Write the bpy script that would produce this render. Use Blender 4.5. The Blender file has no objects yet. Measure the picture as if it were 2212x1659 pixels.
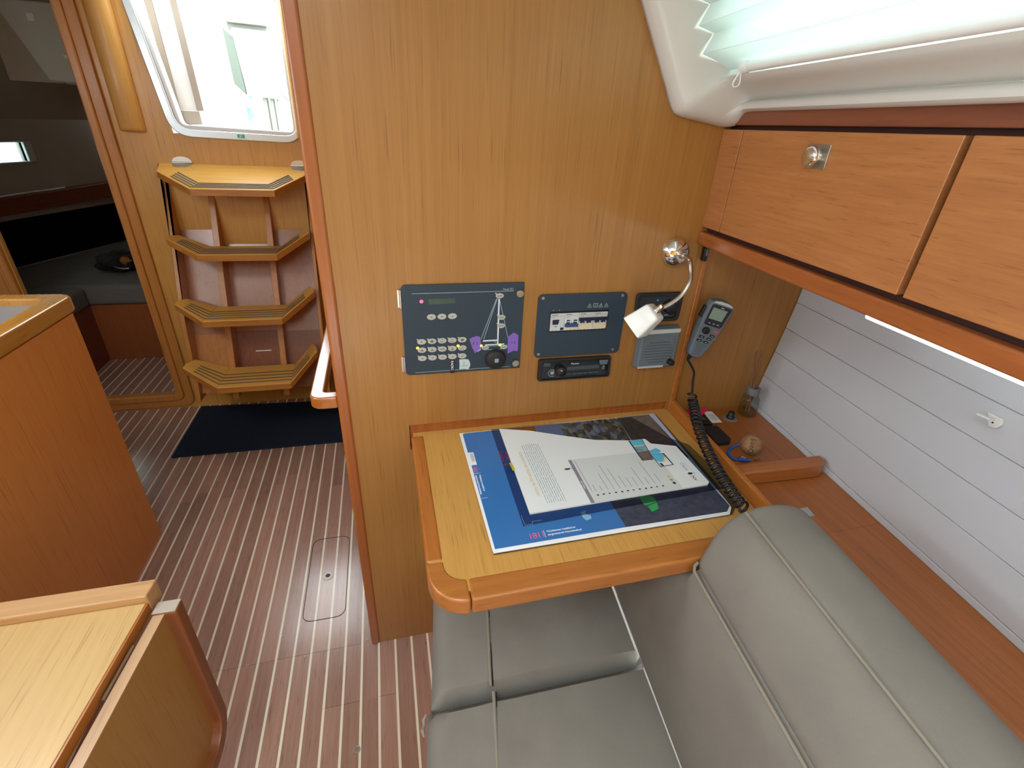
import bpy, bmesh, math, random
from mathutils import Matrix, Vector
random.seed(7)
sc = bpy.context.scene
COL = sc.collection
PI = math.pi

# ------------------------------------------------------------------ camera
cam_d = bpy.data.cameras.new('camera')
cam = bpy.data.objects.new('camera', cam_d)
COL.objects.link(cam)
cam_d.sensor_fit = 'HORIZONTAL'
cam_d.sensor_width = 36.0
cam_d.lens = 1036.9965 / 2212 * 36.0
cam_d.clip_start = 0.02
RR = ((0.96865525, -0.24378749, 0.04769341),
      (-0.074273, -0.46744741, -0.88089525),
      (0.2370454, 0.84974148, -0.47090222))
cam.matrix_world = Matrix(((RR[0][0], -RR[1][0], -RR[2][0], 0.0),
                           (RR[0][1], -RR[1][1], -RR[2][1], 0.0),
                           (RR[0][2], -RR[1][2], -RR[2][2], 1.5),
                           (0, 0, 0, 1)))
sc.camera = cam

# ------------------------------------------------------------------ world, lights, exposure
w = bpy.data.worlds.new('overcast_sky')
sc.world = w
w.use_nodes = True
nt = w.node_tree
nt.nodes.clear()
bg = nt.nodes.new('ShaderNodeBackground')
bg.inputs[0].default_value = (0.90, 0.97, 1.0, 1)
bg.inputs[1].default_value = 11.0
wo = nt.nodes.new('ShaderNodeOutputWorld')
nt.links.new(bg.outputs[0], wo.inputs[0])
sc.view_settings.view_transform = 'Standard'
sc.view_settings.look = 'None'
sc.view_settings.gamma = 1.0
sc.view_settings.use_curve_mapping = False
sc.view_settings.exposure = -0.42
sc.cycles.max_bounces = 8
sc.cycles.diffuse_bounces = 5
sc.cycles.glossy_bounces = 4
sc.cycles.transmission_bounces = 6
sc.cycles.transparent_max_bounces = 16
sc.cycles.sample_clamp_indirect = 6.0
sc.cycles.caustics_reflective = False
sc.cycles.caustics_refractive = False


def area(name, loc, target, sx, sy, power, col=(1, 1, 1)):
    l = bpy.data.lights.new(name, 'AREA')
    l.shape = 'RECTANGLE'
    l.size, l.size_y = sx, sy
    l.energy = power
    l.color = col
    o = bpy.data.objects.new(name, l)
    COL.objects.link(o)
    o.location = loc
    d = Vector(target) - Vector(loc)
    o.rotation_euler = d.to_track_quat('-Z', 'Y').to_euler()
    return o


# daylight entering through the saloon hatch and the side windows, plus two added fill lamps
area('saloon_hatch_daylight', (-0.30, -0.30, 2.02), (-0.25, -0.15, 0), 0.60, 0.60, 10, (0.90, 0.97, 1.0))
area('port_window_daylight', (-1.75, 0.10, 1.66), (0.3, 0.6, 0.9), 1.5, 0.24, 9, (0.90, 0.97, 1.0))
area('added_galley_fill', (-1.25, 0.95, 1.92), (-1.15, 1.1, 0), 0.45, 0.45, 8, (1.0, 0.99, 0.97))  # added fill to brighten galley, ladder and floor; the hatch is invented
area('starboard_window_daylight', (0.86, 0.30, 1.82), (0.2, 0.3, 1.45), 1.1, 0.16, 8, (0.97, 1.0, 1.0))
area('added_aft_cabin_fill', (-1.95, 4.75, 1.56), (-2.0, 4.2, 0.5), 0.35, 0.35, 4.0, (1.0, 0.98, 0.94))  # added fill for the dim cabin; its headliner has no hatch


# ------------------------------------------------------------------ colour and materials
def S(h, a=1.0):
    h = h.lstrip('#')
    out = []
    for i in (0, 2, 4):
        v = int(h[i:i + 2], 16) / 255
        out.append(v / 12.92 if v <= 0.04045 else ((v + 0.055) / 1.055) ** 2.4)
    return (out[0], out[1], out[2], a)


def base_mat(name):
    m = bpy.data.materials.new(name)
    m.use_nodes = True
    n = m.node_tree
    return m, n, n.nodes['Principled BSDF']


def plain(name, col, rough=0.5, metal=0.0, coat=0.0, spec=0.5, emit=None, es=0.0, noise=0.0, nscale=60.0, bump=0.0, bscale=400.0):
    m, n, p = base_mat(name)
    c = S(col)
    p.inputs['Base Color'].default_value = c
    p.inputs['Roughness'].default_value = rough
    p.inputs['Metallic'].default_value = metal
    p.inputs['Coat Weight'].default_value = coat
    p.inputs['Coat Roughness'].default_value = 0.12
    p.inputs['Specular IOR Level'].default_value = spec
    if emit:
        p.inputs['Emission Color'].default_value = S(emit)
        p.inputs['Emission Strength'].default_value = es
    tc = n.nodes.new('ShaderNodeTexCoord')
    if noise > 0:
        t = n.nodes.new('ShaderNodeTexNoise')
        t.inputs['Scale'].default_value = nscale
        t.inputs['Detail'].default_value = 5
        n.links.new(tc.outputs['Object'], t.inputs['Vector'])
        r = n.nodes.new('ShaderNodeValToRGB')
        r.color_ramp.elements[0].position = 0.3
        r.color_ramp.elements[1].position = 0.7
        r.color_ramp.elements[0].color = tuple(x * (1 - noise) for x in c[:3]) + (1,)
        r.color_ramp.elements[1].color = tuple(min(1, x * (1 + noise)) for x in c[:3]) + (1,)
        n.links.new(t.outputs['Fac'], r.inputs['Fac'])
        n.links.new(r.outputs['Color'], p.inputs['Base Color'])
    if bump > 0:
        t2 = n.nodes.new('ShaderNodeTexNoise')
        t2.inputs['Scale'].default_value = bscale
        t2.inputs['Detail'].default_value = 3
        n.links.new(tc.outputs['Object'], t2.inputs['Vector'])
        b = n.nodes.new('ShaderNodeBump')
        b.inputs['Strength'].default_value = bump
        b.inputs['Distance'].default_value = 0.002
        n.links.new(t2.outputs['Fac'], b.inputs['Height'])
        n.links.new(b.outputs['Normal'], p.inputs['Normal'])
    return m


def veneer(name, dark, light, axis='z', fine=95.0, along=1.6, rough=0.38, coat=0.25, streak=0.55, rand=0.0, pore='#5A3414'):
    """Wood: grain streaks stretched along one axis, fine pores, slow tone drift."""
    m, n, p = base_mat(name)
    tc = n.nodes.new('ShaderNodeTexCoord')
    mp = n.nodes.new('ShaderNodeMapping')
    sv = {'x': (along, fine, fine), 'y': (fine, along, fine), 'z': (fine, fine, along)}[axis]
    mp.inputs['Scale'].default_value = sv
    vec = tc.outputs['Object']
    if rand > 0:
        oi = n.nodes.new('ShaderNodeObjectInfo')
        ad = n.nodes.new('ShaderNodeVectorMath')
        ad.operation = 'SCALE'
        cx = n.nodes.new('ShaderNodeCombineXYZ')
        for i in range(3):
            n.links.new(oi.outputs['Random'], cx.inputs[i])
        n.links.new(cx.outputs[0], ad.inputs[0])
        ad.inputs['Scale'].default_value = 7.0
        ad2 = n.nodes.new('ShaderNodeVectorMath')
        n.links.new(vec, ad2.inputs[0])
        n.links.new(ad.outputs[0], ad2.inputs[1])
        vec = ad2.outputs[0]
    n.links.new(vec, mp.inputs['Vector'])
    t1 = n.nodes.new('ShaderNodeTexNoise')
    t1.inputs['Scale'].default_value = 1.0
    t1.inputs['Detail'].default_value = 6
    t1.inputs['Roughness'].default_value = 0.62
    n.links.new(mp.outputs[0], t1.inputs['Vector'])
    r1 = n.nodes.new('ShaderNodeValToRGB')
    r1.color_ramp.elements[0].position = 0.5 - streak * 0.45
    r1.color_ramp.elements[1].position = 0.5 + streak * 0.45
    r1.color_ramp.elements[0].color = S(dark)
    r1.color_ramp.elements[1].color = S(light)
    n.links.new(t1.outputs['Fac'], r1.inputs['Fac'])
    # pores
    mp2 = n.nodes.new('ShaderNodeMapping')
    mp2.inputs['Scale'].default_value = tuple(v * (3.2 if v > along else 5.0) for v in sv)
    n.links.new(vec, mp2.inputs['Vector'])
    t2 = n.nodes.new('ShaderNodeTexNoise')
    t2.inputs['Scale'].default_value = 1.0
    t2.inputs['Detail'].default_value = 2
    n.links.new(mp2.outputs[0], t2.inputs['Vector'])
    r2 = n.nodes.new('ShaderNodeValToRGB')
    r2.color_ramp.elements[0].position = 0.60
    r2.color_ramp.elements[1].position = 0.74
    r2.color_ramp.elements[0].color = (0, 0, 0, 1)
    r2.color_ramp.elements[1].color = (0.42, 0.42, 0.42, 1)
    n.links.new(t2.outputs['Fac'], r2.inputs['Fac'])
    mx = n.nodes.new('ShaderNodeMix')
    mx.data_type = 'RGBA'
    n.links.new(r2.outputs['Color'], mx.inputs['Factor'])
    n.links.new(r1.outputs['Color'], mx.inputs[6])
    mx.inputs[7].default_value = S(pore)
    # slow drift in tone
    t3 = n.nodes.new('ShaderNodeTexNoise')
    t3.inputs['Scale'].default_value = 2.2
    n.links.new(vec, t3.inputs['Vector'])
    mr = n.nodes.new('ShaderNodeMapRange')
    mr.inputs['To Min'].default_value = 0.90
    mr.inputs['To Max'].default_value = 1.10
    n.links.new(t3.outputs['Fac'], mr.inputs['Value'])
    hs = n.nodes.new('ShaderNodeHueSaturation')
    n.links.new(mx.outputs[2], hs.inputs['Color'])
    if rand > 0:
        m2 = n.nodes.new('ShaderNodeMapRange')
        m2.inputs['To Min'].default_value = 1 - rand
        m2.inputs['To Max'].default_value = 1 + rand
        n.links.new(oi.outputs['Random'], m2.inputs['Value'])
        mu = n.nodes.new('ShaderNodeMath')
        mu.operation = 'MULTIPLY'
        n.links.new(mr.outputs[0], mu.inputs[0])
        n.links.new(m2.outputs[0], mu.inputs[1])
        n.links.new(mu.outputs[0], hs.inputs['Value'])
    else:
        n.links.new(mr.outputs[0], hs.inputs['Value'])
    n.links.new(hs.outputs[0], p.inputs['Base Color'])
    p.inputs['Roughness'].default_value = rough
    p.inputs['Coat Weight'].default_value = coat
    p.inputs['Coat Roughness'].default_value = 0.18
    b = n.nodes.new('ShaderNodeBump')
    b.inputs['Strength'].default_value = 0.06
    b.inputs['Distance'].default_value = 0.001
    n.links.new(t2.outputs['Fac'], b.inputs['Height'])
    n.links.new(b.outputs['Normal'], p.inputs['Normal'])
    return m


def glass(name, tint='#FFFFFF', rough=0.02, mixf=0.88):
    m = bpy.data.materials.new(name)
    m.use_nodes = True
    n = m.node_tree
    n.nodes.clear()
    o = n.nodes.new('ShaderNodeOutputMaterial')
    tr = n.nodes.new('ShaderNodeBsdfTransparent')
    tr.inputs[0].default_value = S(tint)
    gl = n.nodes.new('ShaderNodeBsdfGlossy')
    gl.inputs['Roughness'].default_value = rough
    fr0 = n.nodes.new('ShaderNodeFresnel')
    fr0.inputs[0].default_value = 1.45
    ge = n.nodes.new('ShaderNodeNewGeometry')
    inv = n.nodes.new('ShaderNodeMath')
    inv.operation = 'SUBTRACT'
    inv.inputs[0].default_value = 1.0
    n.links.new(ge.outputs['Backfacing'], inv.inputs[1])
    fr = n.nodes.new('ShaderNodeMath')
    fr.operation = 'MULTIPLY'
    n.links.new(fr0.outputs[0], fr.inputs[0])
    n.links.new(inv.outputs[0], fr.inputs[1])
    mx = n.nodes.new('ShaderNodeMixShader')
    n.links.new(fr.outputs[0], mx.inputs[0])
    n.links.new(tr.outputs[0], mx.inputs[1])
    n.links.new(gl.outputs[0], mx.inputs[2])
    n.links.new(mx.outputs[0], o.inputs[0])
    return m


M = {}
M['bulk'] = veneer('bulkhead_veneer', '#906229', '#A97B40', 'z', 110, 1.3, rough=0.42, coat=0.12, streak=0.8)
M['aft'] = veneer('aft_veneer', '#BE8A42', '#D29E52', 'z', 70, 1.2, rough=0.42, coat=0.15, streak=0.9)
M['post'] = veneer('solid_mahogany_post', '#8A4A1C', '#A35F2A', 'z', 60, 1.2, rough=0.38, coat=0.25)
M['rail_y'] = veneer('solid_mahogany_fore_aft', '#8A4B22', '#A5602F', 'y', 60, 1.6, rough=0.38, coat=0.25)
M['rail_x'] = veneer('solid_mahogany_athwart', '#96541F', '#B06C2E', 'x', 60, 1.6, rough=0.36, coat=0.3)
M['locker'] = veneer('locker_veneer', '#985F36', '#B67B48', 'y', 120, 2.2, rough=0.40, coat=0.15, streak=0.7)
M['table'] = veneer('table_veneer', '#B3843F', '#C89A55', 'y', 120, 2.4, rough=0.36, coat=0.2, streak=0.75)
M['tablerim'] = veneer('table_rim', '#985C26', '#AE7036', 'x', 50, 3.0, rough=0.34, coat=0.35)
M['tablerim_y'] = veneer('table_rim_side', '#9A5A20', '#B26E30', 'y', 50, 3.0, rough=0.34, coat=0.35)
M['shelf'] = veneer('shelf_veneer', '#8E5123', '#AA6730', 'y', 110, 2.0, rough=0.40, coat=0.15)
M['galley'] = veneer('galley_veneer', '#C47C3C', '#D68E48', 'z', 80, 1.3, rough=0.42, coat=0.12, streak=1.0)
M['saloon'] = veneer('saloon_table_veneer', '#B4935C', '#C5A56E', 'y', 110, 2.0, rough=0.42, coat=0.12, streak=0.95, pore='#8A6534')
M['leaf'] = veneer('table_leaf_veneer', '#94682F', '#A6783E', 'z', 90, 2.0, rough=0.45, coat=0.1, streak=0.95)
M['saloonrim_y'] = veneer('saloon_leaf_edge', '#AE8A66', '#BE9A76', 'y', 60, 2.0, rough=0.42, coat=0.12, pore='#8A6A48')
M['toprail'] = veneer('locker_top_rail', '#6E3C28', '#824C34', 'y', 60, 1.6, rough=0.42, coat=0.1)
M['darkgap'] = plain('locker_dark_gap', '#3A1A14', 0.6)
M['glossrail'] = veneer('glossy_mahogany_rail', '#96541F', '#B06C2E', 'y', 60, 1.6, rough=0.16, coat=1.0)
M['galleyrim'] = veneer('galley_rim_wood', '#A9762F', '#BE8A40', 'y', 60, 2.0, rough=0.22, coat=0.8)
M['saloonrim'] = veneer('saloon_table_rim', '#B0885A', '#C29A6C', 'x', 60, 2.0, rough=0.42, coat=0.12, pore='#7A5634')
M['darkrim'] = veneer('dark_rim', '#6C3A1E', '#86502C', 'z', 60, 2.0, rough=0.42, coat=0.12)
M['floor'] = veneer('floor_plank_wood', '#8E6A5B', '#B08D7D', 'y', 80, 3.0, rough=0.24, coat=0.9, streak=0.8, rand=0.14, pore='#3C2A22')
M['inlay'] = plain('floor_inlay_strip', '#E6E2CC', 0.28, coat=0.6)
M['subfloor'] = plain('subfloor', '#2A1A12', 0.7)
M['tread'] = veneer('tread_wood', '#D09A46', '#E6B45A', 'x', 80, 2.0, rough=0.36, coat=0.2, streak=0.85)
M['treadedge'] = veneer('tread_edge', '#A86A2A', '#BE8238', 'x', 50, 2.0, rough=0.4, coat=0.15)
M['strip'] = plain('grip_strip', '#5C5850', 0.75)
M['ladder'] = veneer('ladder_stringer_wood', '#AA6C32', '#C08440', 'z', 60, 2.0, rough=0.40, coat=0.15)
M['riser'] = veneer('riser_panel_wood', '#9A6444', '#AC7654', 'z', 80, 2.0, rough=0.30, coat=0.35)
M['riserlow'] = veneer('riser_lower_wood', '#783C1A', '#8C4C24', 'z', 80, 2.0, rough=0.36, coat=0.2)
M['cabinwood'] = veneer('cabin_wood', '#8A4A26', '#9C5A32', 'z', 70, 1.4, rough=0.42, coat=0.12)
M['bandwood'] = veneer('cabin_shelf_wood', '#6A3420', '#7E442C', 'y', 60, 1.4, rough=0.45, coat=0.1)
M['fabric'] = plain('taupe_upholstery', '#807C75', 0.9, spec=0.2, noise=0.07, nscale=9, bump=0.25, bscale=900)
M['piping'] = plain('taupe_piping', '#8C867A', 0.9, spec=0.15)
M['cabinfabric'] = plain('grey_berth_fabric', '#6C6964', 0.95, spec=0.1, noise=0.06, nscale=8, bump=0.2, bscale=900)
M['darkfabric'] = plain('black_berth_backing', '#0B0B0C', 0.95, spec=0.05)
M['lining'] = plain('hull_lining_vinyl', '#BCBEC4', 0.62, spec=0.3, noise=0.03, nscale=5, bump=0.08, bscale=500)
M['gel'] = plain('white_gelcoat', '#C4C3BC', 0.38, coat=0.15)
M['ceil'] = plain('headliner_vinyl', '#D0CCC2', 0.7, spec=0.3)
M['cabinliner'] = plain('cabin_liner_vinyl', '#A9A498', 0.75, spec=0.3, noise=0.05, nscale=4)
M['cabinpanel'] = plain('cabin_headliner_panel', '#C2C8C4', 0.6)
M['alu'] = plain('satin_aluminium', '#C4CACC', 0.34, metal=0.85)
M['white'] = plain('white_plastic', '#E6E8E6', 0.4)
M['lampwhite'] = plain('lamp_shade_white', '#E4EAEA', 0.35, coat=0.2)
M['chrome'] = plain('chrome', '#E8ECEE', 0.06, metal=1.0)
M['satin'] = plain('satin_nickel', '#B8B4A8', 0.35, metal=1.0)
M['steel'] = plain('brushed_steel', '#C8C4BC', 0.28, metal=1.0)
M['panel'] = plain('slate_panel', '#2A3B49', 0.55, spec=0.4, noise=0.05, nscale=300)
M['panelline'] = plain('panel_print', '#8FA3AC', 0.6)
M['panelbright'] = plain('panel_print_bright', '#D3E2EA', 0.6)
M['btn'] = plain('membrane_button', '#AEB3AC', 0.55)
M['btndark'] = plain('membrane_icon', '#5F655F', 0.6)
M['black'] = plain('black_plastic', '#141518', 0.38)
M['blackmatt'] = plain('black_matt_plastic', '#1A1B1E', 0.6)
M['blackgloss'] = plain('black_gloss_face', '#0E1118', 0.16, coat=0.4)
M['purple'] = plain('purple_note', '#7C62B8', 0.8)
M['purplelight'] = plain('purple_note_edge', '#A994DC', 0.8)
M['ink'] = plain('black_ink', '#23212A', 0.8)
M['tag'] = plain('pale_tape', '#B9CCCE', 0.7)
M['ledred'] = plain('red_led', '#FF5C7A', 0.4, emit='#FF4A6A', es=3.0)
M['ledamber'] = plain('amber_led', '#FFD24A', 0.4, emit='#FFC030', es=3.5)
M['lcd'] = plain('green_lcd', '#2F4A3A', 0.3, noise=0.12, nscale=90)
M['breaker'] = plain('breaker_body', '#C4CED0', 0.5)
M['beige'] = plain('breaker_label', '#D2CBAA', 0.6)
M['navy'] = plain('navy_toggle', '#1A1E3C', 0.45)
M['blue_toggle'] = plain('blue_toggle', '#2E4A78', 0.45)
M['vhf'] = plain('vhf_grey', '#5E6B74', 0.55, bump=0.05, bscale=700)
M['vhfdark'] = plain('vhf_grey_dark', '#3E4A54', 0.55)
M['vhflcd'] = plain('vhf_lcd', '#7F9486', 0.28)
M['silver'] = plain('silver_strip', '#C3D0D2', 0.35, metal=0.3)
M['red'] = plain('red_button', '#C8505A', 0.5)
M['redring'] = plain('red_print', '#A03848', 0.6)
M['mat'] = plain('blue_black_mat', '#232C3A', 0.98, spec=0.1, noise=0.14, nscale=240, bump=0.5, bscale=600)
M['chartblue'] = plain('chart_blue_print', '#2F6EB0', 0.30, noise=0.05, nscale=5, coat=0.25)
M['paper'] = plain('white_paper', '#E2E6EA', 0.55)
M['sheet'] = plain('info_sheet_paper', '#DDE4E6', 0.45, coat=0.12)
M['sheetgrey'] = plain('info_sheet_grey', '#CBD2D2', 0.45, coat=0.12)
M['textgrey'] = plain('grey_print', '#7C8C96', 0.7)
M['bargrey'] = plain('grey_bar_print', '#84818C', 0.6)
M['ochre'] = plain('ochre_print', '#D2B996', 0.7)
M['chartred'] = plain('red_print_text', '#D8607E', 0.6)
M['whiteprint'] = plain('white_print', '#E9F1FA', 0.6)
M['orange'] = plain('orange_print', '#E87E1E', 0.5)
M['skyprint'] = plain('pale_sky_print', '#A9B3D2', 0.5, noise=0.1, nscale=40)
M['navyprint'] = plain('navy_print', '#1E2440', 0.6)
M['cyanprint'] = plain('cyan_print', '#58B6D8', 0.5)
M['seaprint'] = plain('sea_print', '#6E97A0', 0.5, noise=0.3, nscale=60)
M['brownprint'] = plain('brown_print', '#6A5F58', 0.5, noise=0.2, nscale=120)
M['sand'] = plain('sand_print', '#D9CDA0', 0.5)
M['greenbuoy'] = plain('green_buoy_print', '#2C9A50', 0.5)
M['lightblue'] = plain('light_blue_print', '#7FB0CC', 0.6)
M['olive'] = plain('olive_print', '#8CA24E', 0.6)
M['yellowtab'] = plain('yellow_tab', '#B9AE2C', 0.6)
M['sleeve'] = glass('clear_sleeve', '#D8DEE6', 0.12)
M['clear'] = glass('clear_glass', '#F2F5F4', 0.03)
M['acrylic'] = glass('window_acrylic', '#EAF4F2', 0.02)
M['pink'] = plain('pink_clip', '#E0205C', 0.5)
M['cork'] = plain('cork', '#8E6C4A', 0.9, noise=0.25, nscale=90, bump=0.6, bscale=260)
M['bluecord'] = plain('blue_cord', '#1E4FA8', 0.7)
M['reed'] = plain('reed_stick', '#8A6040', 0.8)
M['cap'] = plain('grey_cap', '#6E7176', 0.45)
M['cord'] = plain('black_rubber_cord', '#17191C', 0.5)
M['brassy'] = plain('grey_disc', '#77736E', 0.6)
M['led'] = plain('led_tube', '#F4FFFF', 0.3, emit='#E6FCFF', es=9.0)
M['cabinglow'] = plain('portlight_frame', '#BFC8C4', 0.4)
M['teal'] = plain('teal_sticker', '#3FB8A0', 0.6)
M['pinksticker'] = plain('pink_sticker', '#D8406A', 0.6)
M['endgrain'] = plain('end_grain', '#A69C90', 0.7)
M['galleygrey'] = plain('grey_worktop', '#8E9094', 0.35, coat=0.2)
M['cockpit'] = plain('cockpit_gelcoat', '#B8BCB8', 0.5)
M['cockpitgrey'] = plain('cockpit_grey', '#84887F', 0.5)
M['cockpitdark'] = plain('cockpit_dark', '#5E685E', 0.5)
M['flagblue'] = plain('flag_cloth', '#7FA6B8', 0.8)
M['doorframe'] = plain('weathered_door_frame', '#B0A494', 0.6)
M['whiteacryl'] = plain('white_acrylic', '#F6F8F6', 0.4)
M['clothblack'] = plain('black_cloth', '#0E0E10', 0.9)
M['amber'] = plain('amber_patch', '#8A5A1E', 0.7)

m, n, p = base_mat('pleated_blind_fabric')
p.inputs['Base Color'].default_value = S('#E6E9E6')
p.inputs['Roughness'].default_value = 0.8
tl = n.nodes.new('ShaderNodeBsdfTranslucent')
tl.inputs[0].default_value = S('#E6EFEC')
mx = n.nodes.new('ShaderNodeMixShader')
mx.inputs[0].default_value = 0.5
out = n.nodes['Material Output']
n.links.new(p.outputs[0], mx.inputs[1])
n.links.new(tl.outputs[0], mx.inputs[2])
n.links.new(mx.outputs[0], out.inputs[0])
M['blind'] = m


def photo_print(name, cols, scale, stretch=(1, 1, 1), rough=0.3):
    """A printed photograph: blotches of several inks."""
    m, n, p = base_mat(name)
    tc = n.nodes.new('ShaderNodeTexCoord')
    mp = n.nodes.new('ShaderNodeMapping')
    mp.inputs['Scale'].default_value = stretch
    n.links.new(tc.outputs['Object'], mp.inputs['Vector'])
    t = n.nodes.new('ShaderNodeTexVoronoi')
    t.inputs['Scale'].default_value = scale
    n.links.new(mp.outputs[0], t.inputs['Vector'])
    sp = n.nodes.new('ShaderNodeSeparateColor')
    n.links.new(t.outputs['Color'], sp.inputs[0])
    r = n.nodes.new('ShaderNodeValToRGB')
    r.color_ramp.interpolation = 'CONSTANT'
    el = r.color_ramp.elements
    while len(el) < len(cols):
        el.new(0.5)
    for i, c in enumerate(cols):
        el[i].position = i / len(cols)
        el[i].color = S(c)
    n.links.new(sp.outputs[0], r.inputs['Fac'])
    n.links.new(r.outputs['Color'], p.inputs['Base Color'])
    p.inputs['Roughness'].default_value = rough
    p.inputs['Coat Weight'].default_value = 0.2
    return m


M['gulls'] = photo_print('seabird_photo_print', ['#7E7258', '#B9B4AC', '#6A6C78', '#8E8A4E', '#5A4C40', '#C8C2B8', '#8C94B4'], 110, (1.0, 0.55, 1))
M['darkwater'] = plain('dark_water_print', '#3A4254', 0.3, noise=0.35, nscale=70, coat=0.25)
M['greywater'] = plain('grey_water_print', '#5E5B58', 0.3, noise=0.3, nscale=60, coat=0.25)


# ------------------------------------------------------------------ mesh building
class MB:
    def __init__(self):
        self.bm = bmesh.new()

    def v(self, co):
        return self.bm.verts.new(co)

    def face(self, cos):
        vs = [self.bm.verts.new(c) for c in cos]
        return self.bm.faces.new(vs)

    def box(self, x0, x1, y0, y1, z0, z1):
        vs = [self.bm.verts.new((x, y, z)) for x in (x0, x1) for y in (y0, y1) for z in (z0, z1)]
        for f in ((0, 1, 3, 2), (4, 6, 7, 5), (0, 4, 5, 1), (2, 3, 7, 6), (0, 2, 6, 4), (1, 5, 7, 3)):
            self.bm.faces.new([vs[i] for i in f])
        return self

    def hexa(self, lo, hi):
        """lo, hi: four points each, same order."""
        a = [self.bm.verts.new(c) for c in lo]
        b = [self.bm.verts.new(c) for c in hi]
        k = len(a)
        self.bm.faces.new(list(reversed(a)))
        self.bm.faces.new(b)
        for i in range(k):
            j = (i + 1) % k
            self.bm.faces.new([a[i], a[j], b[j], b[i]])
        return self

    def prism(self, poly, axis, a, b):
        """2-D polygon pushed along an axis (x: (y,z); y: (x,z); z: (x,y))."""
        def P(q, t):
            if axis == 'x':
                return (t, q[0], q[1])
            if axis == 'y':
                return (q[0], t, q[1])
            return (q[0], q[1], t)
        return self.hexa([P(q, a) for q in poly], [P(q, b) for q in poly])

    def ring(self, outer, inner, axis, a, b):
        """frame between two polygons with the same number of corners."""
        def P(q, t):
            if axis == 'x':
                return (t, q[0], q[1])
            if axis == 'y':
                return (q[0], t, q[1])
            return (q[0], q[1], t)
        k = len(outer)
        o0 = [self.bm.verts.new(P(q, a)) for q in outer]
        o1 = [self.bm.verts.new(P(q, b)) for q in outer]
        i0 = [self.bm.verts.new(P(q, a)) for q in inner]
        i1 = [self.bm.verts.new(P(q, b)) for q in inner]
        for i in range(k):
            j = (i + 1) % k
            self.bm.faces.new([o0[i], o0[j], i0[j], i0[i]])
            self.bm.faces.new([o1[i], i1[i], i1[j], o1[j]])
            self.bm.faces.new([o0[i], o1[i], o1[j], o0[j]])
            self.bm.faces.new([i0[i], i0[j], i1[j], i1[i]])
        return self

    def tube(self, pts, r, n=10, closed=False, caps=True):
        pts = [Vector(q) for q in pts]
        k = len(pts)
        rs = r if isinstance(r, (list, tuple)) else [r] * k
        rings = []
        up = None
        for i in range(k):
            if closed:
                t = (pts[(i + 1) % k] - pts[i - 1]).normalized()
            else:
                t = (pts[min(i + 1, k - 1)] - pts[max(i - 1, 0)]).normalized()
            if up is None:
                up = Vector((0, 0, 1)) if abs(t.z) < 0.9 else Vector((1, 0, 0))
            s = t.cross(up)
            if s.length < 1e-6:
                s = t.orthogonal()
            s.normalize()
            u = s.cross(t).normalized()
            up = u
            rings.append([self.bm.verts.new(pts[i] + (s * math.cos(2 * PI * j / n) + u * math.sin(2 * PI * j / n)) * rs[i]) for j in range(n)])
        m = k if closed else k - 1
        for i in range(m):
            A, B = rings[i], rings[(i + 1) % k]
            for j in range(n):
                self.bm.faces.new([A[j], A[(j + 1) % n], B[(j + 1) % n], B[j]])
        if caps and not closed:
            self.bm.faces.new(list(reversed(rings[0])))
            self.bm.faces.new(rings[-1])
        return self

    def lathe(self, prof, mat=None, n=24, cap0=True, cap1=True):
        """prof: (radius, height) list about +Z, placed by mat."""
        mat = mat or Matrix.Identity(4)
        rings = []
        for r, h in prof:
            rings.append([self.bm.verts.new(mat @ Vector((max(r, 1e-5) * math.cos(2 * PI * j / n), max(r, 1e-5) * math.sin(2 * PI * j / n), h))) for j in range(n)])
        for A, B in zip(rings, rings[1:]):
            for j in range(n):
                self.bm.faces.new([A[j], A[(j + 1) % n], B[(j + 1) % n], B[j]])
        if cap0:
            self.bm.faces.new(list(reversed(rings[0])))
        if cap1:
            self.bm.faces.new(rings[-1])
        return self

    def grid(self, rows, closed_u=False):
        vv = [[self.bm.verts.new(c) for c in row] for row in rows]
        for A, B in zip(vv, vv[1:]):
            k = len(A)
            for j in range(k if closed_u else k - 1):
                self.bm.faces.new([A[j], A[(j + 1) % k], B[(j + 1) % k], B[j]])
        return vv

    def xform(self, mat):
        bmesh.ops.transform(self.bm, matrix=mat, verts=self.bm.verts)
        return self

    def build(self, name, mat, parent=None, bevel=0.0, seg=2, smooth=False, angle=0.6, flat=False):
        bm = self.bm
        if parent is not None:
            off = Vector((0, 0, 0))
            q = parent
            while q is not None:
                off += q.location
                q = q.parent
            bmesh.ops.translate(bm, vec=-off, verts=bm.verts)
        bmesh.ops.recalc_face_normals(bm, faces=bm.faces)
        if smooth or bevel:
            for f in bm.faces:
                f.smooth = True
        me = bpy.data.meshes.new(name)
        bm.to_mesh(me)
        bm.free()
        me.materials.append(M[mat] if isinstance(mat, str) else mat)
        o = bpy.data.objects.new(name, me)
        COL.objects.link(o)
        if parent is not None:
            o.parent = parent
        if bevel:
            md = o.modifiers.new('edge_round', 'BEVEL')
            md.width = bevel
            md.segments = seg
            md.limit_method = 'ANGLE'
            md.angle_limit = angle
            md.harden_normals = True
        elif smooth:
            for e in me.edges:
                pass
            try:
                me.set_sharp_from_angle(angle=0.9)
            except Exception:
                pass
        return o


def tag(o, label, cat, group=None, kind=None):
    o['label'] = label
    o['category'] = cat
    if group:
        o['group'] = group
    if kind:
        o['kind'] = kind
    return o


def thing(name, label, cat, loc=(0, 0, 0), group=None):
    o = bpy.data.objects.new(name, None)
    o.empty_display_size = 0.05
    COL.objects.link(o)
    o.location = loc
    return tag(o, label, cat, group)


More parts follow.
